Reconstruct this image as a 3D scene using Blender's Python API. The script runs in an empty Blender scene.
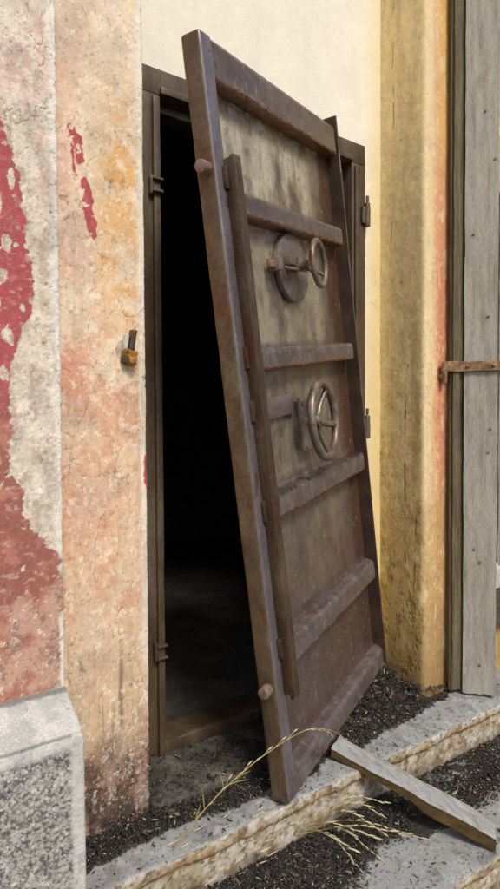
import bpy, bmesh, math, random
import numpy as np
from mathutils import Matrix, Vector

random.seed(7)
RNG = np.random.default_rng(11)
C = bpy.context.scene.collection
sc = bpy.context.scene

# ------------------------------------------------------------------ helpers
def lin(r, g, b, k=1.0):
    c = np.array([r, g, b], float) / 255.0
    l = np.where(c <= 0.04045, c / 12.92, ((c + 0.055) / 1.055) ** 2.4)
    return l * k

def _hash(ix, iy, iz, seed):
    h = (ix * 374761393 + iy * 668265263 + iz * 2147483647 + seed * 1274126177) & 0xFFFFFFFF
    h = ((h ^ (h >> 13)) * 1274126177) & 0xFFFFFFFF
    h = ((h ^ (h >> 15)) * 2246822519) & 0xFFFFFFFF
    return ((h ^ (h >> 16)) & 0xFFFFFF) / float(0xFFFFFF)

def vnoise(p, seed=0):
    i = np.floor(p).astype(np.int64); f = p - i
    f = f * f * (3 - 2 * f)
    r = 0
    for dx in (0, 1):
        wx = f[:, 0] if dx else 1 - f[:, 0]
        for dy in (0, 1):
            wy = f[:, 1] if dy else 1 - f[:, 1]
            for dz in (0, 1):
                wz = f[:, 2] if dz else 1 - f[:, 2]
                r = r + wx * wy * wz * _hash(i[:, 0] + dx, i[:, 1] + dy, i[:, 2] + dz, seed)
    return r

def fbm(p, scale=1.0, seed=0, octaves=4, gain=0.55):
    """fractal noise, mean 0, roughly -0.5..0.5; scale is a number or a 3-vector"""
    q = p * np.asarray(scale, float); a = 1.0; s = 0.0; t = 0.0
    for o in range(octaves):
        s = s + a * (vnoise(q + 17.3 * o + seed * 3.7, seed + o) - 0.5); t += a
        q = q * 2.03; a *= gain
    return s / t * 1.6

def ss(x, a, b):
    t = np.clip((x - a) / (b - a), 0, 1)
    return t * t * (3 - 2 * t)

def mixc(col, c2, m):
    m = np.asarray(m)[:, None]
    return col * (1 - m) + np.asarray(c2) * m

def seg_d(x, z, x0, z0, x1, z1):
    """distance to a segment"""
    dx, dz = x1 - x0, z1 - z0
    t = np.clip(((x - x0) * dx + (z - z0) * dz) / (dx * dx + dz * dz + 1e-12), 0, 1)
    return np.hypot(x - x0 - t * dx, z - z0 - t * dz)

def link(name, me, mat=None, parent=None):
    o = bpy.data.objects.new(name, me); C.objects.link(o)
    if mat is not None:
        me.materials.append(mat)
    if parent is not None:
        o.parent = parent
    return o

def mesh_np(name, V, Fq, col=None, mat=None, parent=None, smooth=True):
    """V (n,3); Fq (m,3 or 4) -> one mesh object, optional point colour attribute"""
    me = bpy.data.meshes.new(name)
    V = np.ascontiguousarray(V, np.float32); Fq = np.ascontiguousarray(Fq, np.int32)
    k = Fq.shape[1]
    me.vertices.add(len(V)); me.vertices.foreach_set('co', V.ravel())
    me.loops.add(Fq.size); me.loops.foreach_set('vertex_index', Fq.ravel())
    me.polygons.add(len(Fq))
    me.polygons.foreach_set('loop_start', np.arange(0, Fq.size, k, dtype=np.int32))
    try:
        me.polygons.foreach_set('loop_total', np.full(len(Fq), k, np.int32))
    except Exception:
        pass
    me.update(calc_edges=True)
    me.validate()
    if smooth:
        me.polygons.foreach_set('use_smooth', np.ones(len(me.polygons), bool))
    if col is not None:
        at = me.attributes.new('Col', 'FLOAT_COLOR', 'POINT')
        rgba = np.ones((len(V), 4), np.float32); rgba[:, :3] = np.clip(col, 0.004, 0.95)
        at.data.foreach_set('color', rgba.ravel())
    return link(name, me, mat, parent)

def grid_faces(nu, nv):
    i = np.arange(nu - 1)[:, None] * nv + np.arange(nv - 1)[None, :]
    i = i.ravel()
    return np.stack([i, i + nv, i + nv + 1, i + 1], 1)

def spaced(stops):
    """[(start, step), ..., end] -> coordinates with piecewise spacing"""
    out = []
    for (a, st), nx in zip(stops[:-1], stops[1:]):
        b = nx[0] if isinstance(nx, tuple) else nx
        n = max(1, int(round((b - a) / st)))
        out.extend(list(a + (b - a) * np.arange(n) / n))
    out.append(stops[-1])
    return np.array(out)

def profile(points, step, radius):
    """polyline with rounded corners, resampled -> (n,2) points and unit left normals"""
    P = [np.array(p, float) for p in points]
    raw = [P[0]]
    for k in range(1, len(P) - 1):
        a, b, c = P[k - 1], P[k], P[k + 1]
        r = radius[k - 1] if isinstance(radius, (list, tuple)) else radius
        r = min(r, 0.45 * np.linalg.norm(a - b), 0.45 * np.linalg.norm(c - b))
        s = b + (a - b) / np.linalg.norm(a - b) * r
        e = b + (c - b) / np.linalg.norm(c - b) * r
        for t in np.linspace(0, 1, 7):
            raw.append((1 - t) ** 2 * s + 2 * t * (1 - t) * b + t * t * e)
    raw.append(P[-1]); raw = np.array(raw)
    d = np.r_[0, np.cumsum(np.hypot(*np.diff(raw, axis=0).T))]
    if callable(step):
        u = step(d[-1])
    else:
        u = np.linspace(0, d[-1], max(2, int(d[-1] / step)))
    Q = np.stack([np.interp(u, d, raw[:, 0]), np.interp(u, d, raw[:, 1])], 1)
    T = np.gradient(Q, axis=0); T /= np.linalg.norm(T, axis=1)[:, None] + 1e-12
    N = np.stack([T[:, 1], -T[:, 0]], 1)
    return Q, N

# ---- material helpers
def nodes_of(m):
    m.use_nodes = True
    nt = m.node_tree; nt.nodes.clear()
    out = nt.nodes.new('ShaderNodeOutputMaterial'); b = nt.nodes.new('ShaderNodeBsdfPrincipled')
    nt.links.new(b.outputs[0], out.inputs[0])
    return nt, b

def n_noise(nt, scale, detail=6, rough=0.6, stretch=(1, 1, 1), rot=(0, 0, 0), coord='Object'):
    tc = nt.nodes.new('ShaderNodeTexCoord'); mp = nt.nodes.new('ShaderNodeMapping')
    mp.inputs['Scale'].default_value = stretch; mp.inputs['Rotation'].default_value = rot
    nt.links.new(tc.outputs[coord], mp.inputs[0])
    n = nt.nodes.new('ShaderNodeTexNoise')
    n.inputs['Scale'].default_value = scale; n.inputs['Detail'].default_value = detail
    n.inputs['Roughness'].default_value = rough
    nt.links.new(mp.outputs[0], n.inputs['Vector'])
    return n.outputs['Fac']

def n_ramp(nt, fac, stops):
    r = nt.nodes.new('ShaderNodeValToRGB')
    e = r.color_ramp.elements
    while len(e) < len(stops):
        e.new(0.5)
    for k, (p, c) in enumerate(stops):
        e[k].position = p; e[k].color = (c[0], c[1], c[2], 1)
    nt.links.new(fac, r.inputs[0])
    return r.outputs[0]

def n_mix(nt, a, b, fac, mode='MIX'):
    m = nt.nodes.new('ShaderNodeMix'); m.data_type = 'RGBA'; m.blend_type = mode
    for sock, v in ((m.inputs[6], a), (m.inputs[7], b), (m.inputs[0], fac)):
        if hasattr(v, 'is_output'):
            nt.links.new(v, sock)
        elif isinstance(v, (int, float)):
            sock.default_value = v
        else:
            sock.default_value = (v[0], v[1], v[2], 1)
    return m.outputs[2]

def n_bump(nt, b, fac, strength, dist):
    bp = nt.nodes.new('ShaderNodeBump')
    bp.inputs['Strength'].default_value = strength; bp.inputs['Distance'].default_value = dist
    nt.links.new(fac, bp.inputs['Height'])
    prev = b.inputs['Normal'].links
    if prev:
        nt.links.new(prev[0].from_socket, bp.inputs['Normal'])
    nt.links.new(bp.outputs[0], b.inputs['Normal'])

def mat_attr(name, rough=0.85, scale=180, amp=0.35, bump=0.4, bdist=0.002, spec=0.3, metal=0.0):
    """point colours computed below by numpy noise, broken up by a fine node noise"""
    m = bpy.data.materials.new(name); nt, b = nodes_of(m)
    at = nt.nodes.new('ShaderNodeAttribute'); at.attribute_name = 'Col'
    f1 = n_noise(nt, scale, 5, 0.65)
    g = n_ramp(nt, f1, [(0.28, (1 - amp,) * 3), (0.72, (1 + amp * 0.5,) * 3)])
    c = n_mix(nt, at.outputs['Color'], g, 1.0, 'MULTIPLY')
    nt.links.new(c, b.inputs['Base Color'])
    b.inputs['Roughness'].default_value = rough
    b.inputs['Specular IOR Level'].default_value = spec
    b.inputs['Metallic'].default_value = metal
    if bump:
        n_bump(nt, b, f1, bump, bdist)
    return m

def mat_noise(name, stops, scale=8, rough=0.5, stretch=(1, 1, 1), spec=0.5, metal=0.0, fine=150, fine_amp=0.3,
              bump=0.3, bdist=0.002, second=None, rough_var=0.0):
    m = bpy.data.materials.new(name); nt, b = nodes_of(m)
    f0 = n_noise(nt, scale, 8, 0.65, stretch)
    c = n_ramp(nt, f0, stops)
    if second:                      # (colour, scale, lo, hi, stretch): a second stain over the first
        col, s2, lo, hi, st2 = second
        f2 = n_noise(nt, s2, 7, 0.7, st2)
        k = n_ramp(nt, f2, [(lo, (0, 0, 0)), (hi, (1, 1, 1))])
        c = n_mix(nt, c, col, k)
    f1 = n_noise(nt, fine, 4, 0.6, stretch)
    g = n_ramp(nt, f1, [(0.3, (1 - fine_amp,) * 3), (0.7, (1 + fine_amp * 0.6,) * 3)])
    c = n_mix(nt, c, g, 1.0, 'MULTIPLY')
    nt.links.new(c, b.inputs['Base Color'])
    b.inputs['Roughness'].default_value = rough
    if rough_var:
        rr = n_ramp(nt, f0, [(0.3, (rough - rough_var,) * 3), (0.7, (rough + rough_var,) * 3)])
        nt.links.new(rr, b.inputs['Roughness'])
    b.inputs['Specular IOR Level'].default_value = spec; b.inputs['Metallic'].default_value = metal
    if bump:
        n_bump(nt, b, f1, bump, bdist)
        n_bump(nt, b, f0, bump * 0.6, bdist * 2)
    return m

# ---- mesh builders (bmesh)
class MB:
    def __init__(self):
        self.bm = bmesh.new()
    def box(self, x0, x1, y0, y1, z0, z1, bev=0.0, seg=2, M=None):
        t = bmesh.new(); bmesh.ops.create_cube(t, size=1.0)
        for v in t.verts:
            v.co = Vector(((x0 + x1) / 2 + v.co.x * (x1 - x0), (y0 + y1) / 2 + v.co.y * (y1 - y0), (z0 + z1) / 2 + v.co.z * (z1 - z0)))
        if bev:
            bmesh.ops.bevel(t, geom=list(t.edges), offset=bev, segments=seg, profile=0.5, affect='EDGES')
        return self._add(t, M)
    def _add(self, t, M=None):
        if M is not None:
            bmesh.ops.transform(t, matrix=M, verts=list(t.verts))
        me = bpy.data.meshes.new('tmp'); t.to_mesh(me); t.free()
        self.bm.from_mesh(me); bpy.data.meshes.remove(me)
        return self
    def cyl(self, p0, p1, r0, r1=None, n=20, bev=0.0):
        r1 = r0 if r1 is None else r1
        p0, p1 = Vector(p0), Vector(p1); d = p1 - p0
        t = bmesh.new()
        bmesh.ops.create_cone(t, cap_ends=True, segments=n, radius1=r0, radius2=r1, depth=d.length)
        if bev:
            es = [e for e in t.edges if any(len(f.verts) > 4 for f in e.link_faces)]
            bmesh.ops.bevel(t, geom=es, offset=bev, segments=2, profile=0.5, affect='EDGES')
        M = Matrix.Translation((p0 + p1) / 2) @ d.to_track_quat('Z', 'Y').to_matrix().to_4x4()
        return self._add(t, M)
    def torus(self, c, nrm, R, r, n=48, k=12):
        q = Vector(nrm).to_track_quat('Z', 'Y').to_matrix().to_4x4()
        t = bmesh.new(); vs = []
        for i in range(n):
            a = 2 * math.pi * i / n
            wob = 1 + 0.03 * math.sin(3 * a + 1)
            vs.append([t.verts.new(((R + r * wob * math.cos(2 * math.pi * j / k)) * math.cos(a), (R + r * wob * math.cos(2 * math.pi * j / k)) * math.sin(a), r * wob * math.sin(2 * math.pi * j / k))) for j in range(k)])
        for i in range(n):
            for j in range(k):
                t.faces.new((vs[i][j], vs[(i + 1) % n][j], vs[(i + 1) % n][(j + 1) % k], vs[i][(j + 1) % k]))
        return self._add(t, Matrix.Translation(c) @ q)
    def tube(self, pts, radii, n=6):
        t = bmesh.new(); rings = []
        P = [Vector(p) for p in pts]
        for i, p in enumerate(P):
            d = (P[min(i + 1, len(P) - 1)] - P[max(i - 1, 0)]).normalized()
            a = d.orthogonal().normalized(); b = d.cross(a)
            r = radii[i] if hasattr(radii, '__len__') else radii
            rings.append([t.verts.new(p + (a * math.cos(2 * math.pi * j / n) + b * math.sin(2 * math.pi * j / n)) * r) for j in range(n)])
        for i in range(len(P) - 1):
            for j in range(n):
                t.faces.new((rings[i][j], rings[i][(j + 1) % n], rings[i + 1][(j + 1) % n], rings[i + 1][j]))
        t.faces.new(rings[0][::-1]); t.faces.new(rings[-1])
        return self._add(t)
    def rough(self, cut, amp, scale, seed=0):
        """cut long edges, then push the vertices about with noise (dents, wear)"""
        for _ in range(7):
            es = [e for e in self.bm.edges if e.calc_length() > cut]
            if not es:
                break
            bmesh.ops.subdivide_edges(self.bm, edges=es, cuts=1, use_grid_fill=True)
            if len(self.bm.verts) > 60000:
                break
        self.bm.normal_update(); self.bm.verts.ensure_lookup_table()
        V = np.array([v.co[:] for v in self.bm.verts]); Nn = np.array([v.normal[:] for v in self.bm.verts])
        d = fbm(V, scale, seed, 4) * amp
        for v, o in zip(self.bm.verts, Nn * d[:, None]):
            v.co += Vector(o)
        return self
    def build(self, name, mat, parent=None, smooth=True, angle=40):
        bmesh.ops.recalc_face_normals(self.bm, faces=list(self.bm.faces))
        me = bpy.data.meshes.new(name); self.bm.to_mesh(me); self.bm.free()
        if smooth:
            me.polygons.foreach_set('use_smooth', np.ones(len(me.polygons), bool))
            try:
                me.set_sharp_from_angle(angle=math.radians(angle))
            except Exception:
                pass
        return link(name, me, mat, parent)

def tag(o, label=None, cat=None, group=None, kind=None):
    if label: o['label'] = label
    if cat: o['category'] = cat
    if group: o['group'] = group
    if kind: o['kind'] = kind
    return o

def empty(name, loc, label, cat, group=None):
    o = bpy.data.objects.new(name, None); C.objects.link(o); o.location = loc; o.empty_display_size = 0.1
    return tag(o, label, cat, group)

# ------------------------------------------------------------------ camera
F_PX = 620.0
yaw, pitch, rollv = math.radians(53.9), math.radians(-1.8), 0.0054
CAM = Vector((0, 0, 1.05))
F0 = Vector((math.cos(yaw), math.sin(yaw), 0)); R0 = Vector((math.sin(yaw), -math.cos(yaw), 0))
Fw = F0 * math.cos(pitch) + Vector((0, 0, 1)) * math.sin(pitch); U0 = R0.cross(Fw)
R2 = R0 * math.cos(rollv) - U0 * math.sin(rollv); U2 = U0 * math.cos(rollv) + R0 * math.sin(rollv)
cd = bpy.data.cameras.new('camera'); cam = bpy.data.objects.new('camera', cd); C.objects.link(cam)
cam.matrix_world = Matrix(((R2.x, U2.x, -Fw.x, CAM.x), (R2.y, U2.y, -Fw.y, CAM.y), (R2.z, U2.z, -Fw.z, CAM.z), (0, 0, 0, 1)))
cd.sensor_fit = 'HORIZONTAL'; cd.sensor_width = 36; cd.lens = F_PX / 500 * 36
cd.clip_start = 0.02; cd.clip_end = 500
sc.camera = cam

# ------------------------------------------------------------------ key measures (metres)
Y_WALL, Y_PIL, Y_OUT = 1.72, 1.50, 1.40
X_OUT, X_STRIP, X_RET = 0.488, 0.752, 1.907
STEP = 0.135
ZT = 3.6

# ------------------------------------------------------------------ materials
M_plaster = mat_attr('flaking_plaster', 0.9, 220, 0.14, 0.35, 0.0015)
M_cream = mat_attr('cream_plaster', 0.9, 160, 0.08, 0.25, 0.0015)
M_stone = mat_attr('rough_stone', 0.9, 260, 0.35, 0.6, 0.002)
M_steel = mat_attr('old_painted_steel', 0.30, 240, 0.22, 0.2, 0.0008, spec=0.9, metal=0.15)
M_frame = mat_noise('rusted_frame_steel', [(0.3, lin(62, 50, 36)), (0.5, lin(94, 79, 60)), (0.7, lin(122, 110, 94))], 6, 0.5,
                    (1, 1, 0.25), 0.5, 0.2, 220, 0.35, 0.3, 0.001, (lin(74, 50, 32), 9, 0.54, 0.76, (1, 1, 0.5)))
M_tube = mat_noise('worn_tube_steel', [(0.3, lin(104, 97, 98)), (0.5, lin(124, 117, 120)), (0.72, lin(144, 138, 140))], 9, 0.27,
                   (1, 1, 0.6), 0.9, 0.4, 120, 0.22, 0.15, 0.0006, (lin(104, 76, 56), 16, 0.55, 0.68, (1, 1, 0.6)), 0.06)
M_tube_side = mat_noise('shade_brown_tube_side', [(0.3, lin(78, 62, 48)), (0.5, lin(108, 89, 66)), (0.72, lin(126, 112, 90))], 12, 0.4,
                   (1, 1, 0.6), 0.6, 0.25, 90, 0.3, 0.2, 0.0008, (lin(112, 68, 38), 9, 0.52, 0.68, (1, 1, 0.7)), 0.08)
M_rib = mat_noise('violet_grey_rib_steel', [(0.3, lin(98, 84, 84)), (0.5, lin(122, 108, 108)), (0.72, lin(146, 130, 124))], 9, 0.4,
                  (0.4, 1, 1), 0.6, 0.25, 240, 0.3, 0.35, 0.0012, (lin(118, 72, 42), 14, 0.54, 0.7, (0.5, 1, 1)), 0.08)
M_bar = mat_noise('brown_bar_steel', [(0.3, lin(66, 50, 38)), (0.5, lin(88, 70, 50)), (0.7, lin(112, 96, 72))], 18, 0.42,
                  (1, 1, 0.5), 0.55, 0.3, 140, 0.35, 0.4, 0.001, (lin(84, 50, 36), 14, 0.5, 0.64, (1, 1, 0.5)))
M_flange = mat_noise('edge_flange_steel', [(0.3, lin(92, 80, 72)), (0.5, lin(112, 100, 92)), (0.72, lin(132, 122, 114))], 9, 0.4,
                   (1, 1, 0.2), 0.5, 0.2, 220, 0.25, 0.2, 0.0008, (lin(104, 72, 46), 8, 0.5, 0.7, (1, 1, 0.3)))
M_rust_shade = mat_noise('dark_rust_and_shade', [(0.3, lin(50, 38, 30)), (0.5, lin(68, 51, 39)), (0.72, lin(92, 68, 50))], 14, 0.6,
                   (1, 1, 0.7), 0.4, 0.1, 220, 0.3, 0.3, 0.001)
M_pin = mat_noise('pale_bolt_steel', [(0.3, lin(116, 92, 80)), (0.7, lin(166, 140, 126))], 60, 0.4, (1, 1, 1), 0.5, 0.3, 300, 0.2)
M_wheel = mat_noise('handwheel_iron', [(0.3, lin(96, 84, 74)), (0.5, lin(132, 119, 105)), (0.7, lin(168, 154, 136))], 26, 0.4, (1, 1, 1),
                    0.6, 0.4, 220, 0.3, 0.3, 0.0008, (lin(120, 76, 54), 18, 0.52, 0.66, (1, 1, 1)))
M_disc = mat_noise('grey_disc_steel', [(0.3, lin(104, 96, 92)), (0.5, lin(128, 118, 112)), (0.7, lin(156, 146, 136))], 14, 0.4, (1, 1, 1),
                   0.6, 0.35, 220, 0.2, 0.2, 0.0008, (lin(108, 78, 62), 16, 0.52, 0.7, (1, 1, 0.5)))
M_rust = mat_noise('orange_rust', [(0.3, lin(92, 64, 44)), (0.5, lin(144, 112, 82)), (0.7, lin(180, 156, 122))], 40, 0.8, (1, 1, 1),
                   0.3, 0.0, 260, 0.4, 0.6, 0.0015)
M_yrust = mat_noise('yellow_rust', [(0.3, lin(92, 58, 26)), (0.52, lin(164, 116, 48)), (0.75, lin(196, 158, 92))], 60, 0.7, (1, 1, 1),
                    0.3, 0.0, 260, 0.3, 0.5, 0.001)
M_stile = mat_noise('olive_weathered_wood', [(0.28, lin(68, 56, 40)), (0.5, lin(108, 96, 70)), (0.75, lin(138, 126, 98))], 7, 0.8,
                    (9, 9, 0.5), 0.3, 0, 60, 0.4, 0.6, 0.002, (lin(84, 84, 76), 4, 0.5, 0.75, (3, 3, 0.6)))
M_board = mat_noise('grey_weathered_paint_wood', [(0.25, lin(132, 126, 112)), (0.5, lin(172, 167, 154)), (0.75, lin(190, 186, 176))], 5, 0.75,
                    (7, 7, 0.7), 0.3, 0, 70, 0.3, 0.5, 0.0015, (lin(150, 136, 108), 5, 0.56, 0.74, (3, 3, 1)))
M_dboard = mat_noise('dark_brown_board_wood', [(0.3, lin(60, 46, 36)), (0.7, lin(112, 92, 76))], 7, 0.8, (0.6, 8, 8), 0.3, 0, 60, 0.4, 0.5, 0.002)
M_plank = mat_noise('grey_split_plank', [(0.25, lin(126, 125, 120)), (0.5, lin(164, 164, 162)), (0.75, lin(186, 186, 184))], 9, 0.8,
                    (8, 0.8, 8), 0.3, 0, 90, 0.35, 0.6, 0.0015, (lin(116, 98, 72), 12, 0.54, 0.76, (3, 1, 3)))
M_plank_side = mat_noise('brown_sawn_side', [(0.25, lin(74, 58, 34)), (0.5, lin(104, 82, 48)), (0.75, lin(126, 104, 66))], 9, 0.8,
                         (8, 0.8, 8), 0.3, 0, 90, 0.35, 0.6, 0.0015)
M_sill = mat_noise('dirty_cement', [(0.35, lin(66, 62, 56)), (0.55, lin(104, 100, 92)), (0.7, lin(158, 156, 150))], 9, 0.9, (1, 1, 1), 0.2, 0, 140, 0.4, 0.6, 0.002,
                   (lin(48, 44, 38), 7, 0.46, 0.62, (1, 1, 1)))
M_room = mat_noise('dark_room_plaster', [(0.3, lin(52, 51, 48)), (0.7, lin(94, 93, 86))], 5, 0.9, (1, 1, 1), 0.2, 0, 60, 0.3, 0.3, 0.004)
M_straw = mat_noise('dry_straw', [(0.3, lin(182, 166, 126)), (0.7, lin(214, 202, 166))], 30, 0.7, (1, 1, 1), 0.3, 0, 200, 0.2, 0)
M_straw2 = mat_noise('yellow_straw', [(0.3, lin(150, 128, 70)), (0.7, lin(190, 170, 110))], 30, 0.7, (1, 1, 1), 0.3, 0, 200, 0.2, 0)
M_debris = mat_attr('dry_leaf_litter', 0.85, 300, 0.3, 0, spec=0.3)
M_ground = mat_noise('ground_earth', [(0.3, lin(92, 84, 72)), (0.5, lin(126, 118, 104)), (0.7, lin(150, 142, 128))], 6, 0.95, (1, 1, 1), 0.2, 0, 60, 0.4, 0.6, 0.01)

# ------------------------------------------------------------------ plaster walls
def wall_mesh(name, prof, normals, zs, fn, mat, parent=None):
    nu, nz = len(prof), len(zs)
    P = np.empty((nu, nz, 3)); P[:, :, 0] = prof[:, None, 0]; P[:, :, 1] = prof[:, None, 1]; P[:, :, 2] = zs[None, :]
    N = np.zeros((nu, nz, 3)); N[:, :, 0] = normals[:, None, 0]; N[:, :, 1] = normals[:, None, 1]
    p = P.reshape(-1, 3); n = N.reshape(-1, 3)
    col, d = fn(p, n)
    return mesh_np(name, p + n * d[:, None], grid_faces(nu, nz), col, mat, parent)

def plaster_base(p, seed):
    big = fbm(p, 6, seed, 4); mid = fbm(p, 28, seed + 1, 4); fine = fbm(p, 130, seed + 2, 3)
    return big, mid, fine

def grain(p, seed, scale=(60, 60, 45)):
    """fractal wear: tonal breakup, pale scuffs and dark grit"""
    lum = fbm(p, scale, seed, 6, 0.78)
    scuff = ss(fbm(p, (75, 75, 55), seed + 1, 5, 0.8), 0.13, 0.22)
    grit = ss(fbm(p, (120, 120, 90), seed + 2, 4, 0.8), 0.20, 0.30)
    return lum, scuff, grit

def cracks(p, scale, seed, width):
    a = np.abs(fbm(p, scale, seed, 4))
    b = fbm(p, 3, seed + 9, 3)
    return (1 - ss(a, 0, width)) * ss(b, 0.05, 0.2)

# inner left strip: peach pilaster
def fn_strip(p, n):
    x, z = p[:, 0], p[:, 2]
    big, mid, fine = plaster_base(p, 3)
    bumpy = fbm(p, 60, 44, 4)
    col = np.repeat(lin(238, 218, 190)[None], len(p), 0)
    # golden orange wash, upper right
    g = ss(x + 0.05 * big, 0.585, 0.66) * ss(z + 0.2 * big, 1.15, 1.45) * (1 - ss(z + 0.15 * mid, 1.78, 2.02)) * (1 - ss(x, 0.715, 0.742))
    col = mixc(col, lin(230, 182, 120), 0.95 * g * ss(mid + 0.4, 0.0, 0.5))
    # pink wash, left edge and the top
    pk = (1 - ss(x + 0.05 * mid, 0.56, 0.64)) * ss(big + 0.3, 0.1, 0.6) + 0.45 * ss(z, 1.95, 2.2) * ss(mid, -0.1, 0.25)
    col = mixc(col, lin(226, 182, 160), np.clip(0.75 * pk, 0, 1))
    # lower part: peach, then salmon blotches where the old wash shows
    lo = 1 - ss(z + 0.2 * big, 0.95, 1.3)
    col = mixc(col, lin(228, 192, 156), 0.75 * lo)
    blot = ss(0.9 * mid + 0.5 * big + 0.35 * fine, 0.06, 0.20)
    col = mixc(col, lin(214, 150, 114), 0.6 * blot * (1 - ss(z, 1.2, 1.45)) * ss(z, 0.32, 0.5))
    for (cx, cz, rx, rz, k) in ((0.545, 1.19, 0.032, 0.07, 0.8), (0.68, 1.11, 0.022, 0.06, 0.55), (0.62, 0.82, 0.07, 0.09, 0.5), (0.545, 0.80, 0.06, 0.1, 0.6)):
        e = 1 - ss(np.hypot((x - cx) / rx, (z - cz) / rz) + 1.2 * mid + 0.6 * fine, 0.6, 1.15)
        col = mixc(col, lin(210, 138, 114), 0.75 * k * e * ss(fbm(p, 60, 616, 5, 0.8), -0.22, 0.1))
    # beige, grubby lower third with vertical drips
    low = 1 - ss(z + 0.1 * big, 0.4, 0.72)
    col = mixc(col, lin(212, 184, 150), 0.65 * low)
    drip = fbm(p, (70, 70, 5), 21, 3)
    col = mixc(col, lin(150, 118, 92), 0.5 * ss(drip, 0.16, 0.34) * (1 - ss(z, 0.35, 0.75)))
    dr2 = np.abs(x - 0.672 - 0.008 * fbm(p, 20, 77, 2)) / 0.008
    col = mixc(col, lin(120, 104, 88), 0.75 * (1 - ss(dr2, 0.3, 1.2)) * ss(z, 0.2, 0.28) * (1 - ss(z, 0.4, 0.52)))
    # dark red speckled foot
    foot = 1 - ss(z + 0.16 * big + 0.07 * mid + 0.05 * fbm(p, 70, 31, 5, 0.8), 0.13, 0.33)
    fr = fbm(p, 60, 31, 6, 0.78)
    fc = mixc(np.repeat(lin(112, 74, 66)[None], len(p), 0), lin(52, 43, 39), ss(fr, -0.12, 0.12))
    fc = mixc(fc, lin(196, 170, 150), ss(fbm(p, 110, 35, 4, 0.75), 0.20, 0.26))
    col = mixc(col, fc, 0.92 * foot)
    col = mixc(col, lin(56, 52, 48), 0.7 * (1 - ss(z + 0.05 * mid, 0.03, 0.11)))
    # cream, chipped right edge
    ed = ss(x + 0.012 * fbm(p, 24, 8, 3), 0.728, 0.739) * (1 - 0.8 * foot)
    col = mixc(col, lin(238, 230, 214), 0.85 * ed * ss(z, 0.2, 0.5))
    # crimson remnants of paint
    wz = 0.012 * fbm(p, 40, 51, 4); wx = 0.010 * fbm(p, 55, 52, 4)
    xx, zz = x + wx, z + wz
    d = np.minimum.reduce([seg_d(xx, zz, 0.556, 1.778, 0.572, 1.752) - 0.0105, seg_d(xx, zz, 0.574, 1.755, 0.580, 1.705) - 0.0115,
                           seg_d(xx, zz, 0.560, 1.74, 0.560, 1.685) - 0.0036, seg_d(xx, zz, 0.560, 1.685, 0.572, 1.66) - 0.002,
                           seg_d(xx, zz, 0.589, 1.66, 0.599, 1.61) - 0.0105, seg_d(xx, zz, 0.592, 1.61, 0.607, 1.555) - 0.0135,
                           seg_d(xx, zz, 0.600, 1.555, 0.613, 1.53) - 0.008])
    red = 1 - ss(d + 0.003 * fine, -0.0006, 0.0012)
    red = red * (1 - ss(fbm(p, 70, 57, 3), 0.22, 0.27))
    d2 = np.hypot((x - 0.757) / 0.015, (z - 0.925) / 0.06) + 0.5 * fbm(p, 60, 58, 3)
    red = np.maximum(red, 1 - ss(d2, 0.9, 1.0))
    col = mixc(col, lin(184, 88, 92), red)
    lum, scuff, grit = grain(p, 601)
    grey = ss(fbm(p, (16, 16, 6), 610, 5, 0.7), -0.05, 0.25)
    col = mixc(col, lin(206, 186, 166), 0.35 * grey * (1 - red))
    col = mixc(col, lin(248, 236, 216), 0.55 * scuff * (1 - 0.85 * red) * (1 - 0.4 * foot))
    col = mixc(col, lin(150, 112, 88), 0.42 * grit * (1 - red))
    dribble = ss(fbm(p, (48, 48, 7), 612, 4), 0.14, 0.3)
    col = mixc(col, lin(196, 156, 128), 0.4 * dribble * (1 - red) * (1 - ss(z, 1.2, 1.6)))
    col *= (1 + 0.30 * lum)[:, None]
    pits = ss(fbm(p, 40, 61, 5, 0.7), 0.34, 0.40)
    col = mixc(col, lin(160, 130, 104), 0.35 * pits)
    ck = cracks(p, (14, 14, 7), 63, 0.012)
    col = mixc(col, lin(110, 88, 70), 0.6 * ck)
    dirt = ss(fbm(p, 9, 66, 5), 0.06, 0.3)
    col = col * (1 - 0.14 * dirt[:, None])
    col *= (1 + 0.08 * fine + 0.06 * bumpy)[:, None]
    dsp = 0.003 * big + 0.0016 * mid + 0.0008 * fine + 0.0012 * red + 0.0006 * scuff - 0.0005 * grit - 0.0012 * pits - 0.0015 * ck - 0.003 * foot * ss(fbm(p, 50, 614, 5, 0.75), -0.1, 0.2)
    return col, dsp

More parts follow.
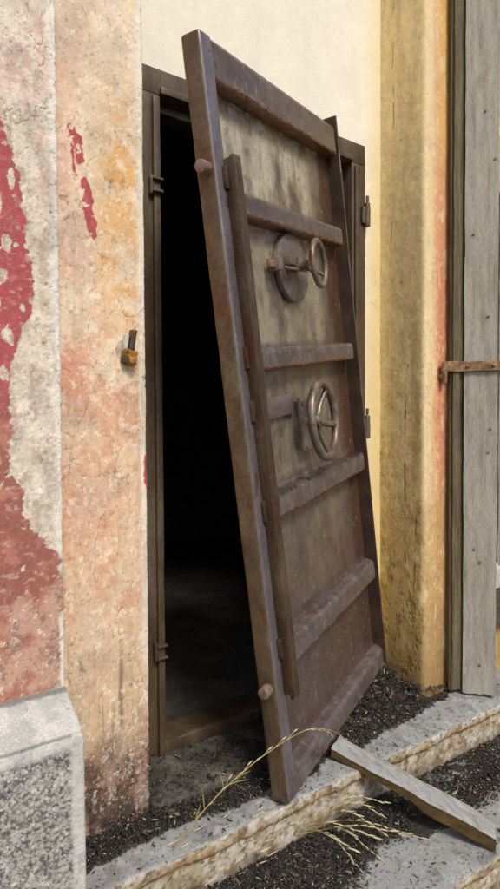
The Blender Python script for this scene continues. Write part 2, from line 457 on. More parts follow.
# outer left pilaster: bare plaster with crimson paint
def fn_outer(p, n):
    x, z = p[:, 0], p[:, 2]
    big, mid, fine = plaster_base(p, 13)
    rough = fbm(p, (45, 45, 30), 14, 5)
    col = np.repeat(lin(218, 206, 188)[None], len(p), 0)
    col = mixc(col, lin(190, 172, 152), 0.7 * ss(rough, -0.02, 0.26))
    col = mixc(col, lin(226, 190, 178), 0.6 * ss(fbm(p, 12, 15, 4), 0.05, 0.25) * ss(z, 1.2, 1.7))
    col = mixc(col, lin(230, 222, 208), 0.8 * ss(x + 0.012 * mid, 0.462, 0.474))
    col = mixc(col, lin(234, 222, 206), 0.7 * ss(mid + 0.5 * fine, 0.16, 0.24))
    # right limit of the paint as a function of height
    zk = np.array([0.0, 0.40, 0.455, 0.50, 0.60, 0.70, 0.742, 0.77, 0.80, 0.85, 0.93, 1.00, 1.09, 1.12, 1.17, 1.24, 1.27, 1.30, 1.352, 1.438, 1.543, 1.646, 1.704, 1.78, 2.0])
    xk = np.array([0.30, 0.34, 0.45, 0.475, 0.482, 0.486, 0.482, 0.455, 0.432, 0.405, 0.384, 0.374, 0.372, 0.372, 0.376, 0.396, 0.408, 0.424, 0.432, 0.421, 0.408, 0.388, 0.368, 0.35, 0.33])
    lim = np.interp(z, zk, xk)
    w = (0.009 + 0.020 * (z < 1.12)) * fbm(p, 22, 16, 5, 0.65) + 0.012 * fbm(p, 70, 17, 4)
    red = 1 - ss(x + w - lim, -0.0015, 0.0015)
    # bare patches inside the upper paint
    hole = np.zeros(len(p))
    for (cx, cz, rx, rz) in ((0.385, 1.585, 0.012, 0.04), (0.352, 1.535, 0.014, 0.05), (0.372, 1.445, 0.013, 0.035), (0.36, 1.37, 0.022, 0.03),
                             (0.352, 1.315, 0.01, 0.02), (0.405, 1.312, 0.013, 0.018), (0.372, 1.245, 0.022, 0.03), (0.362, 1.165, 0.016, 0.03)):
        hole = np.maximum(hole, 1 - ss(np.hypot((x - cx) / (0.8 * rx), (z - cz) / (0.75 * rz)) + 1.0 * fbm(p, 45, 18, 4), 0.72, 0.85))
    hole = np.maximum(hole, ss(fbm(p, 42, 19, 4), 0.40, 0.43))
    red = red * (1 - hole)
    red = np.maximum(red, 0.45 * (1 - ss(x + 1.6 * w - lim, 0.0, 0.016)) * ss(fbm(p, 60, 630, 5, 0.8), 0.0, 0.12))
    upper = ss(z + 0.08 * big, 1.0, 1.22)
    rc = mixc(np.repeat(lin(160, 102, 90)[None], len(p), 0), lin(176, 88, 90), upper)
    rc = mixc(rc, lin(202, 138, 120), 0.55 * ss(mid, 0.08, 0.3) * (1 - upper))
    rc = rc * (1 + 0.25 * big + 0.12 * fine)[:, None]
    # pale scuffs on the paint
    rc = mixc(rc, lin(216, 186, 172), 0.45 * ss(fbm(p, (60, 60, 120), 20, 3), 0.28, 0.36))
    # lowest band: paint worn off, salmon and grey-brown speckle
    worn = 1 - ss(z + 0.55 * (0.44 - x) + 0.10 * big + 0.06 * mid, 0.655, 0.685)
    wr = fbm(p, 50, 23, 6, 0.78)
    wc = mixc(np.repeat(lin(196, 156, 136)[None], len(p), 0), lin(176, 112, 96), ss(fbm(p, 18, 24, 6, 0.7), -0.15, 0.2))
    wc = mixc(wc, lin(140, 116, 98), 0.8 * ss(wr, 0.06, 0.2))
    wc = mixc(wc, lin(228, 214, 196), 0.8 * ss(fbm(p, 60, 25, 6, 0.78), 0.16, 0.24))
    col = mixc(col, rc, red)
    col = mixc(col, wc, worn * (x < 0.486))
    # whitewashed arris
    ar = ss(x + 0.006 * fbm(p, 30, 27, 3), 0.472, 0.479) * ss(np.abs(z - 0.69) + 0.02 * mid, 0.05, 0.08)
    col = mixc(col, lin(232, 226, 216), 0.85 * ar)
    lum, scuff, grit = grain(p, 621)
    col = mixc(col, lin(240, 230, 214), 0.5 * scuff * (1 - 0.8 * red))
    col = mixc(col, lin(140, 122, 108), 0.5 * grit * (1 - 0.7 * red))
    col *= (1 + (0.34 - 0.14 * red) * lum)[:, None]
    pits = ss(fbm(p, 40, 28, 5, 0.7), 0.34, 0.42) * (1 - 0.6 * red)
    col = mixc(col, lin(140, 128, 116), 0.5 * pits)
    ck = cracks(p, (16, 16, 7), 29, 0.010) * (1 - red)
    col = mixc(col, lin(110, 100, 90), 0.5 * ck)
    col = mixc(col, lin(150, 136, 124), 0.35 * ss(fbm(p, (22, 22, 9), 38, 4), 0.08, 0.26) * (1 - red))
    col *= (1 + 0.14 * fine)[:, None]
    dsp = 0.004 * big + 0.003 * mid * (1 - 0.7 * red) + 0.0020 * rough * (1 - red) + 0.0010 * fine * (1 - 0.6 * red) + 0.0020 * red + 0.0008 * scuff - 0.0008 * grit - 0.002 * pits - 0.002 * ck
    return col, dsp

# plinth under the outer pilaster (profile runs in y,z; extruded in x)
def fn_plinth(p, top):
    x, z = p[:, 0], p[:, 2]
    big, mid, fine = plaster_base(p, 83)
    col = np.repeat(lin(204, 202, 196)[None], len(p), 0)
    col = mixc(col, lin(170, 170, 166), 0.6 * ss(mid + 0.5 * big, 0.04, 0.25))
    body = (1 - ss(z + 0.006 * mid, 0.352, 0.368)) * (1 - ss(x + 0.006 * mid, 0.452, 0.462))
    sp = fbm(p, 130, 84, 3, 0.7); sp2 = fbm(p, 170, 85, 2, 0.7)
    sparse = ss(fbm(p, 8, 88, 3), -0.25, 0.1)
    bc = mixc(np.repeat(lin(176, 175, 168)[None], len(p), 0), lin(112, 108, 100), ss(sp, -0.06, 0.06) * (0.45 + 0.55 * sparse))
    bc = mixc(bc, lin(66, 64, 60), 0.85 * ss(sp2, 0.08, 0.22))
    bc = mixc(bc, lin(206, 204, 198), 0.8 * ss(fbm(p, 130, 89, 3, 0.8), 0.12, 0.24))
    col = mixc(col, bc, body * 0.9)
    ln = 1 - ss(np.abs(z - 0.3865 + 0.003 * mid), 0.001, 0.0045)
    col = mixc(col, lin(120, 118, 114), 0.75 * ln * ss(fbm(p, 14, 86, 3), -0.2, 0.1))
    jn = 1 - ss(np.abs(z - 0.446 + 0.004 * mid), 0.001, 0.005)
    col = mixc(col, lin(90, 86, 80), 0.7 * jn)
    pits = ss(fbm(p, 60, 87, 5, 0.75), 0.28, 0.36)
    col = mixc(col, lin(140, 140, 134), 0.5 * pits)
    col *= (1 + 0.10 * fine + 0.22 * fbm(p, 35, 90, 6, 0.75))[:, None]
    dsp = 0.004 * big + 0.002 * mid + 0.001 * fine + body * (0.003 * sp) - 0.003 * pits - 0.003 * ln
    return col, dsp

# cream wall of the recess
def fn_cream(p, n):
    x, z = p[:, 0], p[:, 2]
    big, mid, fine = plaster_base(p, 93)
    col = np.repeat(lin(238, 232, 215)[None], len(p), 0)
    col = mixc(col, lin(236, 228, 212), 0.5 * ss(mid + big, 0.0, 0.4))
    ye = ss(x + 0.05 * big, 1.80, 1.90)
    col = mixc(col, lin(232, 208, 142), 0.8 * ye * (1 - 0.45 * ss(z, 1.7, 2.4)))
    lowy = ss(x, 1.70, 1.80) * (1 - ss(z + 0.2 * big, 1.2, 1.9))
    col = mixc(col, lin(226, 200, 140), 0.5 * lowy)
    run = fbm(p, (40, 40, 2.2), 94, 3)
    col = mixc(col, lin(226, 218, 202), 0.25 * ss(run, 0.12, 0.36))
    pits = ss(fbm(p, 50, 95, 5, 0.75), 0.34, 0.40) * ss(x, 1.7, 1.85) * (1 - ss(z, 1.4, 2.0))
    col = mixc(col, lin(120, 92, 52), 0.7 * pits)
    ck = cracks(p, (16, 16, 9), 97, 0.012)
    col = mixc(col, lin(170, 150, 116), 0.6 * ck * (1 - ss(z, 1.6, 2.2)))
    col *= (1 + 0.05 * fine + 0.10 * fbm(p, (9, 9, 7), 99, 6, 0.75))[:, None]
    return col, 0.002 * big + 0.0012 * mid + 0.0006 * fine - 0.0015 * pits

# right pilaster: return and front
def fn_right(p, n):
    x, y, z = p[:, 0], p[:, 1], p[:, 2]
    big, mid, fine = plaster_base(p, 103)
    st = fbm(p, (26, 26, 3), 104, 4)
    front = ss(-n[:, 1], 0.35, 0.9)
    # the return
    r = np.repeat(lin(232, 206, 152)[None], len(p), 0)
    r = mixc(r, lin(232, 214, 158), 0.85 * ss(y + 0.012 * st, 1.668, 1.692))
    r = mixc(r, lin(206, 178, 122), 0.5 * ss(st, 0.0, 0.25) * (1 - ss(y, 1.64, 1.68)))
    low = 1 - ss(z + 0.3 * big, 0.45, 1.25)
    r = mixc(r, lin(190, 156, 92), 0.75 * low)
    r = mixc(r, lin(168, 134, 70), 0.5 * ss(st + 0.5 * mid, 0.05, 0.3) * (1 - ss(z + 0.3 * big, 0.7, 1.4)))
    r = mixc(r, lin(140, 110, 62), 0.5 * ss(fbm(p, (70, 70, 26), 110, 4), 0.12, 0.28) * (1 - ss(z, 0.9, 1.5)))
    r = mixc(r, lin(234, 212, 152), 0.7 * ss(fbm(p, (34, 34, 14), 105, 4), 0.20, 0.28))
    for (cy, cz, ry, rz) in ((1.60, 2.33, 0.02, 0.09), (1.585, 2.20, 0.012, 0.04), (1.60, 2.05, 0.010, 0.03), (1.62, 1.45, 0.012, 0.06)):
        e = 1 - ss(np.hypot((y - cy) / ry, (z - cz) / rz) + 1.2 * mid, 0.6, 1.05)
        r = mixc(r, lin(224, 200, 144), 0.7 * e)
    for (cy, z0, z1, sd, wd) in ((1.655, 1.66, 2.75, 106, 0.0030), (1.59, 0.35, 1.2, 107, 0.0042), (1.545, 0.2, 0.75, 108, 0.003), (1.63, 0.1, 0.6, 111, 0.003)):
        c = np.abs(y - cy + 0.02 * fbm(p, (6, 6, 6), sd, 4))
        ck = (1 - ss(c, wd * 0.3, wd)) * ss(z, z0, z0 + 0.05) * (1 - ss(z, z1 - 0.05, z1)) * ss(fbm(p, 11, sd + 3, 3), -0.12, 0.05)
        r = mixc(r, lin(86, 66, 32), 0.8 * ck)
    # the front
    f = np.repeat(lin(232, 208, 164)[None], len(p), 0)
    f = mixc(f, lin(226, 176, 128), 0.8 * ss(x + 0.015 * st, 1.94, 1.965))
    f = mixc(f, lin(216, 146, 106), 0.65 * ss(x + 0.03 * st + 0.02 * mid, 1.965, 1.99) * (1 - ss(z + 0.2 * big, 1.9, 2.4)))
    f = mixc(f, lin(204, 118, 90), 0.55 * ss(x + 0.03 * mid, 1.985, 2.0) * (1 - ss(z + 0.2 * big, 1.5, 1.9)) * ss(z, 0.7, 1.0))
    f = mixc(f, lin(226, 180, 100), 0.8 * ss(x + 0.01 * st, 1.985, 1.995) * ss(z, 1.9, 2.2))
    f = mixc(f, lin(190, 154, 100), 0.75 * (1 - ss(z + 0.25 * big, 0.5, 1.0)))
    f = mixc(f, lin(206, 174, 96), ss(x, 2.05, 2.10))
    f = mixc(f, lin(232, 214, 176), 0.6 * ss(fbm(p, (60, 60, 14), 109, 4), 0.2, 0.27))
    col = r * (1 - front[:, None]) + f * front[:, None]
    lum, scuff, grit = grain(p, 641, (40, 40, 14))
    col = mixc(col, lin(238, 218, 166), 0.35 * scuff)
    col = mixc(col, lin(126, 100, 58), 0.40 * grit * (1 - 0.6 * ss(z, 1.2, 2.0)))
    smear = ss(fbm(p, (30, 30, 4), 645, 5, 0.7), 0.02, 0.28)
    col = mixc(col, lin(178, 160, 122), 0.5 * smear * (1 - 0.7 * front) * (1 - 0.6 * ss(z, 1.0, 1.7)))
    col *= (1 + 0.30 * lum)[:, None]
    pits = ss(fbm(p, (40, 40, 26), 112, 5, 0.72), 0.36, 0.44)
    col = mixc(col, lin(120, 94, 50), 0.6 * pits)
    fl = ss(fbm(p, (30, 30, 18), 113, 5, 0.7), 0.12, 0.17) * (1 - ss(z + 0.25 * big, 0.35, 0.95)) * (1 - 0.6 * front)
    col = mixc(col, lin(150, 118, 62), 0.5 * fl)
    foot = 1 - ss(z + 0.12 * big + 0.06 * mid, 0.05, 0.42)
    col = mixc(col, lin(120, 94, 52), 0.55 * foot)
    col *= (1 + 0.12 * fine)[:, None]
    return col, 0.004 * big + 0.0018 * mid + 0.0007 * fine - 0.002 * pits - 0.0022 * fl + 0.0005 * scuff

# -- cream wall with the door opening (two full-height panels and the piece over the door)
Zv = spaced([(-0.02, 0.012), (2.9, 0.1), ZT])
wall = empty('building_wall', (0.8, Y_WALL, 0), 'smooth cream plastered wall set back around the steel door frame', 'wall')
def wall_panel(name, xs, zs):
    Q = np.stack([xs, np.full(len(xs), Y_WALL)], 1); N = np.stack([np.zeros(len(xs)), -np.ones(len(xs))], 1)
    o = wall_mesh(name, Q, N, zs, fn_cream, M_cream, wall)
    o.matrix_parent_inverse = Matrix.Translation((-0.8, -Y_WALL, 0))
    return o
wall_panel('wall_face', spaced([(0.74, 0.012), 0.882]), spaced([(-0.02, 0.012), 2.10]))
wall_panel('wall_face', spaced([(1.79, 0.008), 1.93]), spaced([(-0.02, 0.008), 2.10]))
wall_panel('wall_face', spaced([(0.74, 0.008), 1.93]), spaced([(2.10, 0.008), (2.9, 0.05), ZT]))

# -- inner left strip
strip = None
Q, N = profile([(X_OUT - 0.01, Y_PIL), (X_STRIP, Y_PIL), (X_STRIP, Y_WALL + 0.01)], lambda L: np.r_[np.arange(0, 0.29, 0.0021), np.linspace(0.295, L, 24)], 0.006)
strip = wall_mesh('plaster_pilaster', Q, N, spaced([(-0.01, 0.0023), (2.3, 0.01), (2.8, 0.1), ZT]), fn_strip, M_plaster)
tag(strip, 'narrow peach plastered pilaster left of the door with two crimson paint streaks', 'pilaster')

# -- outer left pilaster with its plinth
out_t = empty('plaster_pilaster', (0.2, Y_OUT, -0.14), 'broad flaking pilaster at far left with large crimson paint remains on a stone plinth', 'pilaster')
Q, N = profile([(-0.6, Y_OUT), (X_OUT, Y_OUT), (X_OUT, Y_PIL + 0.005)], lambda L: np.r_[np.linspace(0, 0.9, 40), np.linspace(0.905, L, int((L - 0.905) / 0.0018))], 0.006)
o = wall_mesh('shaft', Q, N, spaced([(0.43, 0.0019), (1.95, 0.01), (2.6, 0.1), ZT]), fn_outer, M_plaster, out_t)
o.matrix_parent_inverse = Matrix.Translation((-0.2, -Y_OUT, 0.14))
# plinth: (y,z) profile, capped at its right end by running the profile round
pp = np.array([(1.401, 0.449), (1.392, 0.447), (1.36, 0.432), (1.30, 0.398), (1.284, 0.388), (1.280, 0.378)])
prof_yz, nyz = profile([(1.401, 0.449), (1.385, 0.446), (1.285, 0.388), (1.280, 0.37), (1.278, -0.30)], 0.0019, [0.006, 0.008, 0.006])
nyz = -nyz
xs = spaced([(-0.6, 0.05), (0.25, 0.0018), (0.480, 0.0016), 0.488])
nu, nv = len(xs), len(prof_yz)
P = np.empty((nu, nv, 3)); Nn = np.zeros((nu, nv, 3))
P[:, :, 0] = xs[:, None]; P[:, :, 1] = prof_yz[None, :, 0]; P[:, :, 2] = prof_yz[None, :, 1]
Nn[:, :, 1] = nyz[None, :, 0]; Nn[:, :, 2] = nyz[None, :, 1]
sgn = -1.0 if Nn[0, -1, 1] > 0 else 1.0
Nn *= sgn
# round the right-hand arris
e = np.clip((xs - 0.480) / 0.008, 0, 1); back = 0.008 * (1 - np.sqrt(1 - e ** 2 * 0.98))
P -= Nn * back[:, None, None]
p = P.reshape(-1, 3); col, d = fn_plinth(p, None)
Vp = p + Nn.reshape(-1, 3) * d[:, None]
Fp = grid_faces(nu, nv)
# right end cap: from last column straight back into the strip
last = Vp.reshape(nu, nv, 3)[-1]
nb = 14
cap = np.stack([last + (np.array([0, 1.0, 0])[None] * t * (Y_PIL + 0.01 - last[:, 1:2])) for t in np.linspace(0, 1, nb)], 0)
ccol, cd_ = fn_plinth(cap.reshape(-1, 3), None)
Vc = cap.reshape(-1, 3); Fc = grid_faces(nb, nv) + len(Vp)
o = mesh_np('plinth', np.r_[Vp, Vc], np.r_[Fp, Fc], np.r_[col, ccol], M_stone, out_t)
o.matrix_parent_inverse = Matrix.Translation((-0.2, -Y_OUT, 0.14))

# -- right pilaster
right_t = empty('plaster_pilaster', (X_RET, Y_PIL, 0), 'ochre and orange stained pilaster between the steel door and the grey shutter', 'pilaster')
Q, N = profile([(X_RET, Y_WALL + 0.01), (X_RET, Y_PIL), (2.6, Y_PIL)], lambda L: np.r_[np.linspace(0, 0.36, 120), np.linspace(0.365, L, 60)], 0.022)
o = wall_mesh('shaft', Q, -N if N[5, 0] > 0 else N, spaced([(-0.01, 0.0045), (2.8, 0.1), ZT]), fn_right, M_plaster, right_t)
o.matrix_parent_inverse = Matrix.Translation((-X_RET, -Y_PIL, 0))
def at_right(o):
    o.matrix_parent_inverse = Matrix.Translation((-X_RET, -Y_PIL, 0)); return o
pm = MB(); pm.cyl((1.996, 1.478, 1.205), (1.996, 1.478, 1.285), 0.011, n=14, bev=0.002); pm.box(1.986, 2.006, 1.475, 1.53, 1.222, 1.242, 0.003)
pm.rough(0.02, 0.003, 60, 3)
at_right(pm.build('pintle', M_rust, right_t))

# ------------------------------------------------------------------ dark room behind the opening
def room_box():
    x0, x1, y0, y1, z0, z1 = 0.2, 3.2, 1.90, 4.6, 0.045, 2.7
    def plane(name, a, b, c, d, mat=M_room):
        me = bpy.data.meshes.new(name); me.from_pydata([a, b, c, d], [], [(0, 1, 2, 3)])
        return tag(link(name, me, mat), kind='structure')
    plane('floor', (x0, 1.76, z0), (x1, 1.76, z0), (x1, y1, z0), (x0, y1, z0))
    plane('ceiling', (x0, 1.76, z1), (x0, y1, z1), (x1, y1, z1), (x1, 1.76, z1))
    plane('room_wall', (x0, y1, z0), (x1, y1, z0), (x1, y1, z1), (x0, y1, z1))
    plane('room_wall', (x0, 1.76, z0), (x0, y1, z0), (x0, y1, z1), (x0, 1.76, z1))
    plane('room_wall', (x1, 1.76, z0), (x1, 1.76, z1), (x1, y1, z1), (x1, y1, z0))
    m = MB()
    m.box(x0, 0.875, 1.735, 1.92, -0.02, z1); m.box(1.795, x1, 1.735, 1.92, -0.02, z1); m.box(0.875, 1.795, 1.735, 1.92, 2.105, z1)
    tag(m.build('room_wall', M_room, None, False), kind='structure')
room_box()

# ------------------------------------------------------------------ steel door frame
fr = empty('steel_door_frame', (0.9, Y_WALL, 0), 'rusted dark steel door frame fixed into the cream wall', 'door frame')
def inv(o, e):
    o.matrix_parent_inverse = Matrix.Translation(-e.location); return o
X0, X1, ZH = 0.835, 1.808, 2.132
YF = Y_WALL - 0.012
def jamb(x0, x1, name, side):
    m = MB(); m.box(x0, x1, YF, Y_WALL + 0.06, 0.0, ZH - 0.0785, 0.003)
    # upright angle on the plate and the deeper rebate
    if side < 0:
        m.box(x1 - 0.026, x1 - 0.004, YF - 0.014, YF + 0.002, 0.02, ZH - 0.09, 0.003)
        m.box(x1 - 0.002, x1 + 0.022, Y_WALL + 0.035, Y_WALL + 0.11, 0.0, ZH - 0.10, 0.003)
    else:
        m.box(x0 - 0.022, x0 + 0.002, Y_WALL + 0.035, Y_WALL + 0.11, 0.0, ZH - 0.10, 0.003)
        m.box(x0 + 0.012, x0 + 0.026, YF - 0.010, YF + 0.002, 0.02, ZH - 0.09, 0.003)
    m.rough(0.05, 0.0022, 14, 5)
    return inv(m.build(name, M_frame, fr), fr)
jamb(X0, 0.910, 'jamb', -1); jamb(1.735, X1, 'jamb', 1)
m = MB(); m.box(X0, X1, YF, Y_WALL + 0.06, ZH - 0.078, ZH, 0.003); m.box(0.912, 1.733, YF - 0.012, YF + 0.002, ZH - 0.0775, ZH - 0.055, 0.003)
m.box(0.912, 1.733, Y_WALL + 0.035, Y_WALL + 0.11, ZH - 0.105, ZH - 0.0795, 0.003)
m.rough(0.05, 0.0022, 14, 6)
inv(m.build('lintel', M_frame, fr), fr)
m = MB(); m.box(0.911, 1.734, YF + 0.004, Y_WALL + 0.12, 0.0, 0.056, 0.005); m.rough(0.025, 0.007, 18, 7)
inv(m.build('threshold', M_frame, fr), fr)
for zc in (1.775, 0.352):
    m = MB(); m.box(0.876, 0.910, YF - 0.026, YF - 0.0025, zc - 0.022, zc - 0.014, 0.002); m.box(0.876, 0.910, YF - 0.026, YF - 0.0025, zc + 0.014, zc + 0.022, 0.002)
    m.box(0.870, 0.884, YF - 0.018, YF - 0.002, zc - 0.028, zc + 0.028, 0.003); m.rough(0.015, 0.003, 50, 8)
    inv(m.build('strike_bracket', M_frame, fr), fr)
for zc in (1.874, 1.05):
    m = MB()
    m.cyl((X1 + 0.001, YF - 0.010, zc - 0.055), (X1 + 0.001, YF - 0.010, zc + 0.035), 0.0115, n=14, bev=0.002)
    m.cyl((X1 + 0.001, YF - 0.010, zc + 0.035), (X1 + 0.001, YF - 0.010, zc + 0.062), 0.006, n=12)
    m.box(X1 - 0.026, X1 + 0.0, YF - 0.012, YF - 0.002, zc - 0.045, zc + 0.02, 0.002)
    m.box(X1 + 0.004, X1 + 0.018, YF - 0.008, YF + 0.01, zc - 0.03, zc + 0.03, 0.002)
    m.rough(0.02, 0.003, 60, 9)
    inv(m.build('hinge', M_frame, fr), fr)
m = MB(); m.cyl((1.712, 1.765, 0.1), (1.712, 1.765, 2.03), 0.006, n=10); m.box(1.690, 1.716, 1.755, 1.775, 1.98, 2.0, 0.002)
inv(m.build('locking_rod', M_frame, fr), fr)

# ------------------------------------------------------------------ the steel door, sagging and propped ajar
DM = Matrix(((0.907, -0.396, -0.141, 1.064), (0.399, 0.917, -0.008, 1.283), (0.132, -0.048, 0.990, 0.002), (0, 0, 0, 1)))
ax = Vector((DM[0][0], DM[1][0], DM[2][0])).normalized(); az = Vector((DM[0][2], DM[1][2], DM[2][2])).normalized()
ay = az.cross(ax).normalized(); az = ax.cross(ay).normalized()
DM = Matrix(((ax.x, ay.x, az.x, 1.064), (ax.y, ay.y, az.y, 1.285), (ax.z, ay.z, az.z, 0.006), (0, 0, 0, 1)))
door = empty('steel_door', (0, 0, 0), 'heavy rusty steel plate door leaning ajar with ribs and two handwheels', 'door')
door.matrix_world = DM
W, H, D = 0.856, 2.002, 0.045

# plate with its stains
xs = np.arange(0.03, W - 0.002, 0.0035); zs = np.arange(0.02, 1.96, 0.0045)
g = np.stack(np.meshgrid(xs, zs, indexing='ij'), -1).reshape(-1, 2)
pl = np.stack([g[:, 0], np.full(len(g), D), g[:, 1]], 1)
s, t = pl[:, 0], pl[:, 2]
big, mid, fine = fbm(pl, 5, 203, 4), fbm(pl, 26, 204, 4), fbm(pl, 120, 205, 3)
streak = fbm(pl, (11, 1, 4.0), 206, 5, 0.6); blotch = fbm(pl, (9, 1, 6), 207, 4)
col = np.repeat(lin(106, 93, 84)[None], len(pl), 0)
col = mixc(col, lin(88, 74, 67), ss(blotch, -0.05, 0.3))
col = mixc(col, lin(124, 114, 104), 0.6 * ss(streak, -0.1, 0.3))
# greyish cream scale washed down the upper bays
for (za, zb, amt, cc) in ((1.66, 1.90, 1.0, (200, 192, 168)), (1.25, 1.60, 0.8, (168, 158, 134)), (0.86, 1.2, 0.65, (154, 143, 122)), (0.45, 0.80, 0.5, (136, 124, 108)), (0.1, 0.4, 0.2, (118, 106, 98))):
    bay = ss(t, za, za + 0.02) * (1 - ss(t, zb - 0.02, zb))
    k = ss(0.5 * streak + 0.8 * blotch + 0.35 * mid, -0.42, 0.18) * (1 - ss(s + 0.06 * blotch, 0.62, 0.74))
    col = mixc(col, lin(*cc), amt * bay * k)
    # yellowish drips
    col = mixc(col, lin(176, 156, 84), 0.35 * amt * bay * ss(fbm(pl, (26, 1, 12), 208, 5, 0.7), 0.16, 0.32) * (s < 0.55))
# rust under each rib; rust plus painted-in shade along the hinge edge
for zr in (1.90, 1.59, 1.19, 0.78, 0.37):
    ru = ss(t + 0.05 * streak, zr - 0.08, zr - 0.005) * (t < zr + 0.005) * ss(streak + mid, -0.15, 0.25)
    col = mixc(col, lin(132, 80, 50), 0.7 * ru)
ed = ss(s + 0.03 * blotch + 0.02 * streak, 0.715, 0.79)
col = mixc(col, lin(86, 60, 42), 0.9 * ed)
col = mixc(col, lin(112, 72, 48), 0.5 * ed * ss(mid, 0.0, 0.25))
low = 1 - ss(t + 0.2 * blotch, 0.25, 0.8)
col = mixc(col, lin(86, 68, 60), 0.85 * low)
run = fbm(pl, (16, 1, 5.0), 221, 6, 0.65)
col = mixc(col, lin(80, 62, 52), 0.45 * ss(run, 0.06, 0.3))
col = mixc(col, lin(160, 148, 120), 0.35 * ss(-run, 0.12, 0.32) * ss(t, 0.3, 0.9) * (1 - ed))
scab = ss(fbm(pl, 30, 222, 6, 0.78), 0.16, 0.24)
col = mixc(col, lin(96, 62, 42), 0.6 * scab)
scr = ss(fbm(pl, (70, 1, 60), 223, 5, 0.8), 0.26, 0.34)
col = mixc(col, lin(170, 160, 146), 0.4 * scr)
col *= (1 + 0.22 * fbm(pl, 30, 224, 6, 0.75))[:, None]
fleck = ss(fbm(pl, 95, 209, 3), 0.38, 0.42)
col = mixc(col, lin(186, 170, 124), 0.6 * fleck)
col *= (1 + 0.14 * fine + 0.12 * mid)[:, None]
bead = sum(np.exp(-((t - zr + 0.002 * mid) / 0.005) ** 2) for zr in (1.90, 1.588, 1.65, 1.185, 1.246, 0.775, 0.842, 0.352, 0.425, 0.078))
bead = bead * ss(fbm(pl, (40, 1, 8), 231, 3), -0.25, 0.1) * (0.6 + 0.8 * (fine + 0.5))
col = mixc(col, lin(92, 66, 48), 0.5 * np.clip(bead, 0, 1))
pl[:, 1] += 0.003 * big + 0.0012 * mid + 0.0004 * fine - 0.004 * bead - 0.0010 * scab
F1 = grid_faces(len(xs), len(zs))
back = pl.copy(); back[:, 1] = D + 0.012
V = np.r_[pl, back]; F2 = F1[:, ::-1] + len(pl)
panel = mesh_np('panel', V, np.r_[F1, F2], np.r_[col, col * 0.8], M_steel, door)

m = MB(); m.box(0, 0.056, 0, D + 0.012, 0, H, 0.010, 4); m.rough(0.05, 0.0016, 9, 21); st_ = m.build('stile', M_tube, door)
st_.data.materials.append(M_tube_side)          # shade and warm reflection on the tube's free edge, painted brown
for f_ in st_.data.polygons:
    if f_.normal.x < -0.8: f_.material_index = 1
m = MB(); m.box(W - 0.007, W + 0.001, -0.004, D + 0.016, 0.0, H + 0.035, 0.002, 1); m.rough(0.06, 0.0012, 9, 22); fl_ = m.build('edge_flange', M_flange, door)
fl_.data.materials.append(M_rust_shade)           # inner side: dark rust colour with the shade there painted in
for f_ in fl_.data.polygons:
    if f_.normal.x < -0.7: f_.material_index = 1

